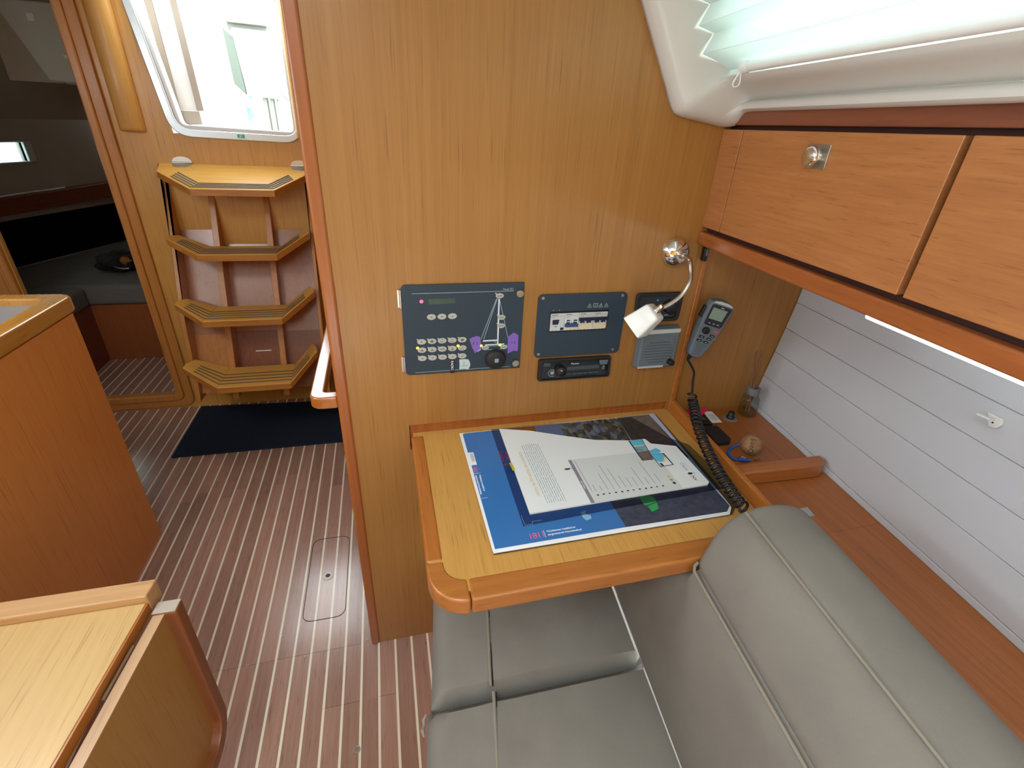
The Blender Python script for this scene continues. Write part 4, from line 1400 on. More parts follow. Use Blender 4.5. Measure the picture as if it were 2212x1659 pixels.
for cx, cz in ((0.3535, 1.1497), (0.3527, 1.0053), (0.5540, 1.0060), (0.5575, 1.1500)):
    s_ = MB().lathe([(0.0, 0), (0.0040, 0), (0.0036, .0022), (0.0012, .0028), (0.0, .0020)], axis_mat((cx, YB - D, cz), (0, -1, 0)), 14, False, False).build('screw', 'steel', ep, smooth=True)
wn_ = MB()
for cx in (0.4742, 0.5039, 0.5184):
    t3 = [(cx - .0052, 1.1222), (cx + .0052, 1.1222), (cx, 1.1318)]
    for a, b in zip(t3, t3[1:] + t3[:1]):
        wn_.prism(bar(a, b, .0010), 'y', YB - D - .0003, YB - D)
    wn_.prism(bar((cx, 1.1285), (cx - .0006, 1.1240), .0014), 'y', YB - D - .0003, YB - D)
for a, b in (((0.4840, 1.1230), (0.4958, 1.1230)), ((0.4840, 1.1316), (0.4958, 1.1316)), ((0.4845, 1.1230), (0.4845, 1.1316)), ((0.4953, 1.1230), (0.4953, 1.1316)), ((0.4899, 1.1240), (0.4899, 1.1300))):
    wn_.prism(bar(a, b, .0013), 'y', YB - D - .0003, YB - D)
for cx in (0.3815, 0.3975):
    wn_.prism(ell(cx, 1.1185, .0012, .0012, 8), 'y', YB - D - .0003, YB - D)
wn_.build('warning_symbols', 'panelline', ep)

# ---- car radio
rd = thing('car_radio', 'black car radio with a round volume knob below the breaker panel', 'radio', (0.455, YB, 0.928))
rb = rquad([(0.5552, 0.9283), (0.5530, 0.9878), (0.3553, 0.9893), (0.3560, 0.9290)], 0.006, 4)
MB().ring(rb, rquad([(0.5490, 0.9315), (0.5475, 0.9815), (0.3655, 0.9825), (0.3660, 0.9315)], 0.003, 4), 'y', YB - .010, YB - .0003).build('bezel', 'blackmatt', rd, bevel=0.002)
flat([(0.5490, 0.9315), (0.5475, 0.9815), (0.3655, 0.9825), (0.3660, 0.9315)], 0.0005, 0.0060, 'face', 'blackgloss', rd)
MB().lathe([(0.0, 0), (0.0135, 0), (0.0128, .012), (0.0110, .0140), (0.0, .0138)], axis_mat((0.4157, YB - .006, 0.9560), (0, -1, 0)), 28, False, False).build('volume_knob', 'black', rd, smooth=True)
flat(bar((0.4110, 0.9625), (0.4165, 0.9590), .0028), 0.0199, 0.0204, 'knob_mark', 'panelline', rd)
rr_ = MB()
for a, b in (((0.3830, 0.9500), (0.3885, 0.9580)), ((0.3830, 0.9500), (0.3885, 0.9400)), ((0.3885, 0.9580), (0.3975, 0.9580)), ((0.3985, 0.9580), (0.3990, 0.9470)), ((0.3890, 0.9395), (0.4010, 0.9395))):
    rr_.prism(bar(a, b, .0014), 'y', YB - .0064, YB - .0060)
rr_.prism(rrect(0.3895, 0.3980, 0.9450, 0.9545, .003), 'y', YB - .0078, YB - .0060)
rr_.build('source_buttons', 'panelline', rd)
flat([(0.3690, 0.9690), (0.3860, 0.9690), (0.3880, 0.9745), (0.3850, 0.9790), (0.3690, 0.9790)], 0.006, 0.0072, 'corner_button', 'vhfdark', rd, .0004)
flat([(0.4340, 0.9540), (0.5230, 0.9540), (0.5230, 0.9640), (0.4340, 0.9640)], 0.006, 0.0066, 'display', 'vhfdark', rd)
flat([(0.5215, 0.9720), (0.5260, 0.9640), (0.5450, 0.9640), (0.5460, 0.9775), (0.5215, 0.9775)], 0.006, 0.0075, 'eject_button', 'vhf', rd, .0005)
flat([(0.5320, 0.9500), (0.5390, 0.9500), (0.5390, 0.9610), (0.5320, 0.9610)], 0.006, 0.0068, 'usb_cover', 'vhf', rd)
text_part('lettering', 'Pioneer', (0.4435, YB - .0062, 0.9695), (1, 0, 0), (0, 0, 1), 0.0072, 'panelbright', rd, 0.0001, 1.0)
for i in range(6):
    flat([(0.4340 + .0152 * i, 0.9400), (0.4470 + .0152 * i, 0.9400), (0.4470 + .0152 * i, 0.9450), (0.4340 + .0152 * i, 0.9450)], 0.006, 0.0068, 'preset_button', 'vhfdark', rd)

# ---- heater control
hc = thing('heater_control', 'black square heater dial half hidden by the lamp shade', 'control', (0.662, YB, 1.077))
ho = rquad([(0.7275, 1.0770), (0.7280, 1.1540), (0.5960, 1.1545), (0.6010, 1.0775)], 0.014, 6)
hi = rquad([(0.7170, 1.0860), (0.7180, 1.1440), (0.6080, 1.1445), (0.6110, 1.0865)], 0.010, 6)
MB().ring(ho, hi, 'y', YB - .010, YB - .0003).build('frame', 'blackmatt', hc, bevel=0.003)
flat(hi, 0.0005, 0.0055, 'face', 'blackgloss', hc)
MB().lathe([(0.0, 0), (0.0180, 0), (0.0165, .011), (0.0140, .0135), (0.0, .0132)], axis_mat((0.6970, YB - .0055, 1.1150), (0, -1, 0)), 28, False, False).build('dial', 'black', hc, smooth=True)
ar = MB()
aa = [(-0.35 + 1.3 * i / 10) for i in range(11)]
for a, b in zip(aa, aa[1:]):
    ar.prism([(0.697 + .0195 * math.cos(a), 1.115 + .0195 * math.sin(a)), (0.697 + .0195 * math.cos(b), 1.115 + .0195 * math.sin(b)), (0.697 + .0225 * math.cos(b), 1.115 + .0225 * math.sin(b)), (0.697 + .0225 * math.cos(a), 1.115 + .0225 * math.sin(a))], 'y', YB - .0060, YB - .0055)
ar.build('red_scale', 'redring', hc)
flat(ell(0.6580, 1.1340, .0022, .0022, 10), 0.0055, 0.0062, 'indicator', 'cyanprint', hc)
flat(bar((0.6840, 1.0935), (0.6960, 1.0940), .0024), 0.0055, 0.0060, 'print_mark', 'panelline', hc)

# ---- radio loudspeaker box
lb = thing('loudspeaker_box', 'grey slotted loudspeaker with a black knob under the heater dial', 'speaker', (0.676, YB, 0.945))
bo = [(0.6210, 0.9500), (0.7345, 0.9500), (0.7345, 1.0660), (0.6190, 1.0660)]
MB().hexa([(x, YB - .0003, z) for x, z in bo], [(x + (0.004 if x < .68 else -.003), YB - .024, z + (0.003 if z < 1 else -.003)) for x, z in bo]).build('body', 'vhf', lb, bevel=0.004, seg=3)
flat([(0.6290, 1.0500), (0.7300, 1.0510), (0.7300, 1.0625), (0.6290, 1.0625)], 0.0235, 0.0275, 'top_strip', 'silver', lb, 0.002)
sl = MB()
for i in range(8):
    z = 0.9690 + 0.0080 * i
    hw = 0.045 - 0.0014 * (i - 4) ** 2
    sl.prism(bar((0.6790 - hw, z), (0.6790 + hw * 0.86, z + .0005), .0014), 'y', YB - .0246, YB - .0240)
sl.build('speaker_slots', 'vhfdark', lb)
dt = MB()
for i in range(8):
    dt.prism(ell(0.7170 + .0035 * math.sin(i * .45), 0.9830 + .0080 * i, .0012, .0012, 8), 'y', YB - .0247, YB - .0240)
dt.build('speaker_dots', 'black', lb)
flat([(0.6250, 0.9530), (0.7000, 0.9530), (0.7000, 0.9590), (0.6250, 0.9590)], 0.0235, 0.0262, 'bottom_strip', 'silver', lb, 0.001)
MB().lathe([(0.0, 0), (0.0085, 0), (0.0078, .014), (0.0066, .0160), (0.0, .0162)], axis_mat((0.7170, YB - .024, 0.9690), (0, -1, 0)), 22, False, False).build('knob', 'black', lb, smooth=True)

# ---- reading lamp
rl = thing('reading_lamp', 'chrome swan neck reading lamp with a square white shade', 'lamp', (0.679, YB, 1.254))
MB().lathe([(0.0362, 0.0), (0.0362, .003), (0.0345, .010), (0.0310, .0165), (0.0260, .0222), (0.0195, .0265), (0.0110, .0290), (0.0, .0297)], axis_mat((0.6800, YB - .0003, 1.2535), (0, -1, 0)), 40, True, False).build('rosette', 'chrome', rl, smooth=True)
MB().lathe([(0.0085, 0.0), (0.0085, .010), (0.0065, .016), (0.0, .0165)], axis_mat((0.6800, YB - .029, 1.2535), (0, -1, 0)), 20, True, False).build('socket', 'chrome', rl, smooth=True)
P0 = [Vector(q) for q in ((0.680, 1.006, 1.2535), (0.6800, 0.990, 1.2525), (0.6810, 0.975, 1.249), (0.6782, 0.965, 1.2432), (0.6760, 0.952, 1.224), (0.6690, 0.940, 1.2085), (0.6495, 0.935, 1.1775), (0.6180, 0.931, 1.1575), (0.5975, 0.930, 1.1510))]


def spline(P, n=6):
    out = []
    k = len(P)
    for i in range(k - 1):
        p0, p1, p2, p3 = P[max(i - 1, 0)], P[i], P[i + 1], P[min(i + 2, k - 1)]
        for j in range(n):
            t = j / n
            out.append(0.5 * ((2 * p1) + (-p0 + p2) * t + (2 * p0 - 5 * p1 + 4 * p2 - p3) * t * t + (-p0 + 3 * p1 - 3 * p2 + p3) * t ** 3))
    out.append(P[-1])
    return out


cpts = spline(P0, 12)
mb = MB()
mb.tube(cpts, [0.0047 + 0.0005 * (i % 2) for i in range(len(cpts))], 12)
mb.build('flexible_arm', 'steel', rl, smooth=True)
# shade: square tapered hood, axis from neck to mouth
na = Vector((0.5960, 0.930, 1.1505))
ax = Vector((-0.0350, 0.030, -0.0560)).normalized()
MB().lathe([(0.0062, -0.012), (0.0066, -0.004), (0.0085, 0.000), (0.0088, 0.012)], axis_mat(na, ax), 16).build('neck_ferrule', 'chrome', rl, smooth=True)
mt = axis_mat(na, ax, (0.0605, 0, -0.0546)) @ Matrix.Rotation(PI / 4, 4, 'Z')
mb = MB()
q0, q1, hh = 0.0225, 0.0300, 0.068
rows = []
for s_, h_ in ((0.015, 0.0062), (0.0200, 0.0070), (q0, 0.0105), (q0 + (q1 - q0) * .5, 0.04), (q1, hh), (q1 - .0016, hh), (q0 - .002, 0.0125)):
    rows.append([mt @ Vector((x, z, h_)) for x, z in rrect(-s_, s_, -s_, s_, 0.006, 4)])
vv = mb.grid(rows, closed_u=True)
mb.bm.faces.new(vv[0])
mb.bm.faces.new(list(reversed(vv[-1])))
mb.build('shade', 'lampwhite', rl, smooth=True)

# ---- black clip at the joint
bcx = thing('cable_clip', 'small black clip below the locker at the panel joint', 'clip', (0.758, YB - .005, 1.236))
MB().prism(rrect(0.7520, 0.7635, 1.2330, 1.2665, 0.004), 'y', YB - .018, YB - .0045).build('clip_body', 'black', bcx, bevel=0.002)
MB().prism(rrect(0.7560, 0.7600, 1.2470, 1.2630, 0.0015), 'y', YB - .0195, YB - .018).build('clip_face', 'vhf', bcx)

# ---- radio handset with its coiled cord
hs = thing('radio_handset', 'grey marine radio handset with a green display and a coiled black cord', 'handset', (0.82, 1.03, 0.955))
O = Vector((0.8105, 1.030, 1.058))
uz = Vector((0.040, -0.010, 0.150)).normalized()     # along the handset, upwards
un = Vector((-0.18, -0.97, 0.02)).normalized()
ux = uz.cross(un)
ux = -ux if ux.x < 0 else ux
ux.normalize()
un = ux.cross(uz)
un = -un if un.y > 0 else un
HM = Matrix(((ux.x, uz.x, un.x, O.x), (ux.y, uz.y, un.y, O.y), (ux.z, uz.z, un.z, O.z), (0, 0, 0, 1)))


def hp3(x, y, d):
    return HM @ Vector((x, y, d))


outline = [(-0.0205, -0.076), (-0.0100, -0.0815), (0.0080, -0.0815), (0.0180, -0.074), (0.0265, -0.040), (0.0320, 0.0), (0.0345, 0.040), (0.0345, 0.066), (0.030, 0.075), (0.016, 0.0805), (0.0, 0.082), (-0.016, 0.0805), (-0.030, 0.075), (-0.0345, 0.066), (-0.0345, 0.040), (-0.0320, 0.0), (-0.0265, -0.040)]
outline = [(x, y) for x, y in outline]
mb = MB()
rows = []
for s_, d_ in ((0.90, 0.0), (1.0, 0.006), (1.0, 0.020), (0.965, 0.0265), (0.90, 0.0285)):
    rows.append([hp3(x * s_, y * (1 - (1 - s_) * .5), d_) for x, y in outline])
vv = mb.grid(rows, closed_u=True)
mb.bm.faces.new(list(reversed(vv[0])))
mb.bm.faces.new(vv[-1])
body = mb.build('body', 'vhf', hs, bevel=0.0012)


def hflat(poly, d0, d1, nm, mat, bevel=0.0, par=None):
    return MB().hexa([hp3(x, y, d0) for x, y in poly], [hp3(x, y, d1) for x, y in poly]).build(nm, mat, par or hs, bevel=bevel)


hflat([(-0.030, 0.0722), (0.030, 0.0722), (0.0225, 0.0772), (0.010, 0.0800), (-0.010, 0.0800), (-0.0225, 0.0772)], 0.022, 0.0305, 'silver_crest', 'silver', 0.0015)
scrn = hflat(rquad([(-0.0250, 0.0130), (0.0250, 0.0130), (0.0285, 0.0690), (-0.0285, 0.0690)], .006, 4), 0.028, 0.0298, 'screen_frame', 'blackgloss', 0.0006)
hflat([(-0.0215, 0.0310), (0.0175, 0.0310), (0.0185, 0.0610), (-0.0225, 0.0610)], 0.0298, 0.0302, 'display', 'vhflcd')
text_part('lettering', 'VHF', tuple(hp3(-0.003, 0.0630, 0.0299)), ux, uz, 0.0052, 'panelbright', hs, 0.0001)
for x in (-0.0125, 0.0, 0.0125):
    hflat(ell(x, 0.0205, .0035, .0014, 10), 0.0298, 0.0306, 'soft_key', 'panelline')
MB().lathe([(0.0, 0), (0.0098, 0), (0.0088, .006), (0.006, .0075), (0.0, .0072)], HM @ axis_mat((-0.0105, -0.0015, 0.0283), (0, 0, 1)), 22, False, False).build('push_knob', 'black', hs, smooth=True)
hflat(rrect(0.0115, 0.0245, -0.0005, 0.0055, .0022), 0.028, 0.0302, 'distress_button', 'red', 0.0006)
for x0, x1, y in ((0.0075, 0.0205, -0.0115), (-0.0195, -0.0045, -0.0205), (0.0035, 0.0165, -0.0215), (-0.0205, -0.0065, -0.0315), (-0.0005, 0.0135, -0.0320)):
    b_ = hflat(rrect(x0, x1, y - .0032, y + .0032, .0022), 0.028, 0.0302, 'key', 'black', 0.0006)
    hflat(bar(((x0 + x1) / 2 - .003, y), ((x0 + x1) / 2 + .003, y), .0020), 0.0302, 0.0304, 'key_print', 'panelline', 0, b_)
sl = MB()
for i in range(7):
    y = -0.0405 - 0.0048 * i
    hw = 0.0150 - 0.0011 * i
    poly = bar((-hw, y), (hw * .9, y - .0003), .0013)
    sl.hexa([hp3(a, b, 0.0284) for a, b in poly], [hp3(a, b, 0.0288) for a, b in poly])
sl.build('speaker_slots', 'vhfdark', hs)
hflat(rrect(-0.0395, -0.0335, 0.0250, 0.0570, .0028), 0.006, 0.0200, 'push_to_talk', 'black', 0.002)
MB().hexa([hp3(-.016, -.05, -.006), hp3(.016, -.05, -.006), hp3(.016, .05, -.006), hp3(-.016, .05, -.006)], [hp3(-.016, -.05, .001), hp3(.016, -.05, .001), hp3(.016, .05, .001), hp3(-.016, .05, .001)]).build('holder', 'black', hs)
# strain relief and cord
b0 = hp3(-0.004, -0.0800, 0.012)
b1 = hp3(-0.006, -0.0960, 0.012)
mb = MB()
mb.tube([b0, b0.lerp(b1, .5), b1], [0.0078, 0.0058, 0.0040], 12)
mb.build('strain_relief', 'black', hs, smooth=True)
straight = spline([b1, Vector((0.8045, 1.022, 0.930)), Vector((0.8075, 1.020, 0.900)), Vector((0.8095, 1.013, 0.866))], 8)
ctr_ = [Vector(q) for q in ((0.8090, 1.012, 0.862), (0.8060, 1.000, 0.852), (0.7960, 0.975, 0.8450), (0.7760, 0.938, 0.8470), (0.7560, 0.902, 0.8470), (0.7440, 0.868, 0.8410), (0.7340, 0.832, 0.8340), (0.7200, 0.785, 0.8300), (0.7090, 0.742, 0.8270), (0.6990, 0.690, 0.8240), (0.6920, 0.645, 0.8220), (0.6900, 0.612, 0.8210))]
cs_ = spline(ctr_, 40)
# even arc length
acc = [0.0]
for a, b in zip(cs_, cs_[1:]):
    acc.append(acc[-1] + (b - a).length)
Ltot = acc[-1]
TURNS = 27
NP = TURNS * 14
coil = []
up = Vector((0, 0, 1))
idx = 0
phase = 0.0
for i in range(NP + 1):
    t = i / NP
    # turns looser at first, tight near the lower end
    s_ = Ltot * (t if False else (1.12 * t - 0.12 * t * t))
    s_ = min(s_, Ltot * 0.9999)
    while idx < len(acc) - 2 and acc[idx + 1] < s_:
        idx += 1
    f_ = (s_ - acc[idx]) / max(1e-9, acc[idx + 1] - acc[idx])
    p_ = cs_[idx].lerp(cs_[idx + 1], f_)
    tg = (cs_[min(idx + 2, len(cs_) - 1)] - cs_[max(idx - 1, 0)]).normalized()
    sd_ = tg.cross(up)
    sd_.normalize()
    u_ = sd_.cross(tg).normalized()
    a_ = 2 * PI * TURNS * t
    rr2 = 0.0112
    coil.append(p_ + (sd_ * math.cos(a_) + u_ * math.sin(a_)) * rr2)
mb = MB()
mb.tube(straight + coil, 0.0031, 7)
mb.tube([coil[-1], coil[-1] + Vector((-.002, -.012, -.004)), coil[-1] + Vector((-.004, -.030, -.006))], 0.0026, 7)
mb.build('coiled_cord', 'cord', hs, smooth=True)

# ================================================================== ON THE CHART TABLE
def slab(poly, z0, z1, nm, mat, par, bevel=0.0):
    return MB().prism(poly, 'z', z0, z1).build(nm, mat, par, bevel=bevel)


def line_xy(p, q, wdt):
    return bar(p, q, wdt)


nc = thing('nautical_chart', 'blue covered nautical chart set 1811 in a clear cover on the chart table', 'chart', (0.42, 0.82, 0.8015))
slab([(0.1540, 0.6150), (0.6700, 0.6190), (0.6970, 0.6420), (0.7120, 1.0180), (0.1540, 1.0150)], 0.8010, 0.8022, 'cover', 'sleeve', nc)
slab([(0.1545, 0.6175), (0.6640, 0.6195), (0.6800, 0.6360), (0.7040, 1.0150), (0.1520, 1.0130)], 0.8022, 0.8040, 'chart_sheets', 'paper', nc)
slab([(0.1535, 0.6205), (0.6630, 0.6225), (0.6800, 0.6390), (0.7050, 1.0170), (0.1508, 1.0140)], 0.8042, 0.8060, 'front_sheet', 'paper', nc)
ZP = 0.8060
# printed cover: blue with photographs
slab([(0.1585, 0.6240), (0.4273, 0.6270), (0.4271, 0.7050), (0.3500, 1.0130), (0.1640, 1.0120), (0.1585, 1.0085)], ZP, ZP + .0002, 'blue_print', 'chartblue', nc)
slab([(0.4275, 0.6270), (0.6610, 0.6255), (0.6780, 0.6400), (0.6880, 0.8100), (0.4271, 0.7600)], ZP, ZP + .0002, 'dark_water_print', 'darkwater', nc)
slab([(0.2796, 1.0133), (0.3493, 1.0136), (0.3456, 0.9000), (0.2810, 0.9000)], ZP + .0002, ZP + .0003, 'orange_print', 'orange', nc)
slab([(0.3494, 1.0136), (0.4180, 1.0140), (0.4150, 0.9000), (0.3456, 0.9000)], ZP + .0002, ZP + .0003, 'sky_print', 'skyprint', nc)
slab([(0.4180, 1.0140), (0.5890, 1.0150), (0.5730, 0.8700), (0.4100, 0.8600)], ZP + .0002, ZP + .0003, 'seabird_photo', 'gulls', nc)
slab([(0.5890, 1.0150), (0.6870, 1.0150), (0.6872, 0.8102), (0.5730, 0.8200)], ZP + .0002, ZP + .0003, 'grey_water_photo', 'greywater', nc)
slab([(0.6872, 1.0150), (0.7050, 1.0170), (0.6800, 0.6390), (0.6780, 0.6400)], ZP + .0002, ZP + .0003, 'lilac_margin', 'skyprint', nc)
slab(rquad([(0.4955, 0.7050), (0.4950, 0.6760), (0.5290, 0.6830), (0.5270, 0.7010)], .006, 4), ZP + .0002, ZP + .0003, 'green_buoy_print', 'greenbuoy', nc)
slab([(0.5010, 0.6740), (0.5020, 0.6560), (0.5200, 0.6620), (0.5260, 0.6800)], ZP + .0002, ZP + .0003, 'buoy_reflection', 'greenbuoy', nc)
slab([(0.1545, 0.8795), (0.1715, 0.8795), (0.1715, 0.9280), (0.1545, 0.9290)], ZP + .0002, ZP + .0004, 'white_label', 'paper', nc)
bl = MB()
yy = 0.9240
for i, wv in enumerate((.0012, .0006, .0018, .0010, .0006, .0022, .0008, .0014, .0006, .0018, .0010, .0006, .0014)):
    bl.prism([(0.1620, yy - wv), (0.1700, yy - wv), (0.1700, yy), (0.1620, yy)], 'z', ZP + .0004, ZP + .0005)
    yy -= wv + .0013
bl.build('barcode_print', 'textgrey', nc)
text_part('lettering', '1811', (0.1595, 0.8735, ZP + .0003), (0, -1, 0), (1, 0, 0), 0.0150, 'chartred', nc, 0.0001, 0.9)
text_part('lettering', '1811', (0.2275, 0.6345, ZP + .0003), (1, 0.02, 0), (0, 1, 0), 0.0200, 'chartred', nc, 0.0001, 0.86)
slab([(0.2608, 0.6330), (0.2615, 0.6330), (0.2618, 0.6515), (0.2611, 0.6515)], ZP + .0002, ZP + .0003, 'rule_print', 'whiteprint', nc)
text_part('lettering', 'Waddenzee westblad en', (0.2668, 0.6450, ZP + .0003), (1, 0.01, 0), (0, 1, 0), 0.0066, 'whiteprint', nc, 0.0002, 0.92)
text_part('lettering', 'aangrenzende Noordzeekust', (0.2668, 0.6365, ZP + .0003), (1, 0.01, 0), (0, 1, 0), 0.0066, 'whiteprint', nc, 0.0002, 0.92)
text_part('lettering', 'Waddenzee westblad en', (0.1690, 0.8420, ZP + .0003), (0, -1, 0), (1, 0, 0), 0.0062, 'whiteprint', nc, 0.0002, 0.9)
text_part('lettering', 'aangrenzende Noordzeekust', (0.1605, 0.8420, ZP + .0003), (0, -1, 0), (1, 0, 0), 0.0062, 'whiteprint', nc, 0.0002, 0.9)
slab(line_xy((0.1600, 0.7650), (0.1735, 0.7650), .0006), ZP + .0002, ZP + .0003, 'rule_print', 'whiteprint', nc)
slab(line_xy((0.1580, 0.8480), (0.1740, 0.8480), .0006), ZP + .0002, ZP + .0003, 'rule_print', 'whiteprint', nc)
text_part('lettering', '1811', (0.2215, 0.9280, ZP + .0003), (1, 0, 0), (0, -1, 0), 0.0010, 'chartred', nc, 0.0001)
text_part('lettering', '1811', (0.2190, 0.8800, ZP + .0003), (1, 0, 0), (0, 1, 0), 0.0600, 'chartred', nc, 0.0001, 0.8)
text_part('lettering', 'en', (0.2300, 0.8630, ZP + .0003), (1, 0, 0), (0, 1, 0), 0.0200, 'chartred', nc, 0.0001, 0.9)
so = MB()
sq = [(0.2674, 0.6794), (0.2466, 0.6788), (0.2459, 0.6719), (0.2302, 0.6716), (0.2290, 0.6912), (0.2300, 0.7000)]
for a, b in zip(sq, sq[1:]):
    so.prism(line_xy(a, b, .0010), 'z', ZP + .0002, ZP + .0003)
so.build('outline_print', 'whiteprint', nc)
slab([(0.352, 0.685), (0.366, 0.688), (0.361, 0.678), (0.370, 0.672), (0.368, 0.663), (0.356, 0.660), (0.352, 0.668)], ZP + .0002, ZP + .0003, 'island_print', 'lightblue', nc)

isx = thing('info_sheet', 'white chart software leaflet in a clear sleeve lying on the blue chart', 'leaflet', (0.45, 0.80, 0.8068))
slab([(0.2255, 0.6690), (0.7010, 0.6925), (0.7230, 0.7080), (0.7180, 0.8600), (0.6800, 0.9000), (0.6300, 1.0080), (0.2340, 1.0170)], 0.8066, 0.8074, 'clear_sleeve', 'sleeve', isx)
slab([(0.2470, 0.6965), (0.3844, 0.7005), (0.5200, 0.7040), (0.6680, 0.7070), (0.6763, 0.7140), (0.6764, 0.8553), (0.6178, 0.8770), (0.6130, 0.8980), (0.5683, 0.8993), (0.4800, 0.9180), (0.3950, 0.9560), (0.3300, 0.9870), (0.2541, 1.0090)], 0.8080, 0.8116, 'paper', 'sheet', isx)
ZS = 0.8116
slab([(0.3945, 0.8500), (0.6045, 0.8480), (0.6047, 0.7040), (0.3910, 0.7008)], ZS, ZS + .0001, 'grey_panel_print', 'sheetgrey', isx)
slab([(0.3844, 0.8498), (0.3930, 0.8494), (0.3907, 0.7003), (0.3823, 0.7000)], ZS + .0001, ZS + .0002, 'grey_bar_print', 'bargrey', isx)
text_part('lettering', 'NV Charts', (0.3855, 0.7720, ZS + .0003), (0, -1, 0), (1, 0, 0), 0.0060, 'whiteprint', isx, 0.0001)
slab([(0.3640, 0.8185), (0.3680, 0.8215), (0.3735, 0.8205), (0.3775, 0.8215), (0.3790, 0.8165), (0.3720, 0.8150), (0.3665, 0.8160)], ZS + .0002, ZS + .0003, 'mark_print', 'navyprint', isx)
slab(line_xy((0.3800, 0.8225), (0.3830, 0.8155), .0022), ZS + .0002, ZS + .0003, 'mark_stroke', 'cyanprint', isx)
tl_ = MB()
r3 = random.Random(5)
for i in range(9):
    x = 0.2917 + 0.00508 * i
    y1 = 0.9310 - 0.004 * abs(i - 4) * .3
    y0 = 0.7180
    y = y1
    while y > y0:
        L = r3.uniform(.010, .030)
        tl_.prism(line_xy((x, y), (x - .0004, max(y0, y - L)), .0011), 'z', ZS + .0001, ZS + .0002)
        y -= L + .0022
tl_.build('text_lines_print', 'textgrey', isx)
text_part('lettering', 'Lizenznummer Aktivierung der Karten', (0.2770, 0.9010, ZS + .0002), (0, -1, 0), (1, 0, 0), 0.0120, 'ochre', isx, 0.0001, 0.86)
rl_ = MB()
rl_.prism(line_xy((0.3990, 0.8440), (0.3985, 0.7330), .0012), 'z', ZS + .0002, ZS + .0003)
for i, L in enumerate((.022, .015, .058, .085, .070, .042, .032, .030, .062, .024, .080, .032)):
    x = 0.4075 + .01425 * i
    rl_.prism(line_xy((x, .7330), (x, .7330 + L), .0012), 'z', ZS + .0002, ZS + .0003)
rl_.build('list_lines_print', 'textgrey', isx)
ik = MB()
for i in range(12):
    x = 0.4060 + .01430 * i
    q = i % 4
    if q == 0:
        ik.prism([(x - .003, .7195), (x + .003, .7190), (x + .002, .7240), (x - .001, .7225)], 'z', ZS + .0002, ZS + .0003)
    elif q == 1:
        ik.prism(line_xy((x - .0025, .7215), (x + .0025, .7215), .0035), 'z', ZS + .0002, ZS + .0003)
    elif q == 2:
        ik.prism([(x - .0025, .7190), (x + .0028, .7215), (x - .0025, .7240)], 'z', ZS + .0002, ZS + .0003)
    else:
        ik.prism(ell(x, .7215, .0024, .0024, 8), 'z', ZS + .0002, ZS + .0003)
ik.build('icon_print', 'ink', isx)
# tablet and phone pictures
slab([(0.5610, 0.8150), (0.5905, 0.8140), (0.6078, 0.8962), (0.5648, 0.8978)], ZS + .0002, ZS + .0003, 'tablet_print', 'navyprint', isx)
slab([(0.5638, 0.8170), (0.5905, 0.8165), (0.6012, 0.8950), (0.5685, 0.8962)], ZS + .0003, ZS + .0004, 'tablet_map_print', 'brownprint', isx)
slab([(0.5660, 0.8480), (0.5948, 0.8500), (0.5995, 0.8745), (0.5674, 0.8735)], ZS + .0004, ZS + .0005, 'map_shallows_print', 'seaprint', isx)
slab([(0.5674, 0.8735), (0.5995, 0.8745), (0.6012, 0.8950), (0.5685, 0.8962)], ZS + .0004, ZS + .0005, 'map_sea_print', 'cyanprint', isx)
slab([(0.5672, 0.8700), (0.5990, 0.8725), (0.5993, 0.8745), (0.5674, 0.8740)], ZS + .0005, ZS + .0006, 'map_coast_print', 'sand', isx)
slab([(0.6040, 0.8960), (0.6085, 0.8995), (0.6115, 0.8905), (0.6000, 0.8440), (0.5965, 0.8460)], ZS + .0003, ZS + .0004, 'keyboard_print', 'paper', isx)
slab([(0.5926, 0.7840), (0.6290, 0.7860), (0.6290, 0.8330), (0.5926, 0.8340)], ZS + .0004, ZS + .0005, 'phone_print', 'navyprint', isx)
slab([(0.5950, 0.7862), (0.6260, 0.7878), (0.6250, 0.8310), (0.5940, 0.8325)], ZS + .0005, ZS + .0006, 'phone_page_print', 'paper', isx)
slab([(0.5945, 0.8080), (0.6010, 0.8010), (0.6100, 0.8030), (0.6200, 0.8160), (0.6250, 0.8200), (0.6250, 0.8310), (0.5940, 0.8325)], ZS + .0006, ZS + .0007, 'phone_map_print', 'cyanprint', isx)
slab([(0.6010, 0.8010), (0.6100, 0.8030), (0.6200, 0.8160), (0.6250, 0.8200), (0.6250, 0.8150), (0.6130, 0.8000)], ZS + .0006, ZS + .0007, 'phone_coast_print', 'sand', isx)
slab([(0.5975, 0.7865), (0.6035, 0.7868), (0.6035, 0.7965), (0.5975, 0.7990)], ZS + .0006, ZS + .0007, 'phone_badge_print', 'navyprint', isx)
slab([(0.5965, 0.8360), (0.6190, 0.8350), (0.6275, 0.8440), (0.6200, 0.8560), (0.5980, 0.8490)], ZS + .0004, ZS + .0005, 'phone_shadow_print', 'cyanprint', isx)
for (x, y, mt_) in ((0.5935, 0.7491, 'ochre'), (0.5935, 0.7371, 'olive'), (0.5940, 0.7258, 'navyprint')):
    slab(ell(x, y, .0038, .0042, 10), ZS + .0002, ZS + .0003, 'dot_print', mt_, isx)
text_part('lettering', 'NV', (0.6455, 0.7415, ZS + .0002), (0, -1, 0), (1, 0, 0), 0.0130, 'ink', isx, 0.0001)
text_part('lettering', 'Charts', (0.6460, 0.7905, ZS + .0002), (0, -1, 0), (1, 0, 0), 0.0125, 'lightblue', isx, 0.0001, 0.86)
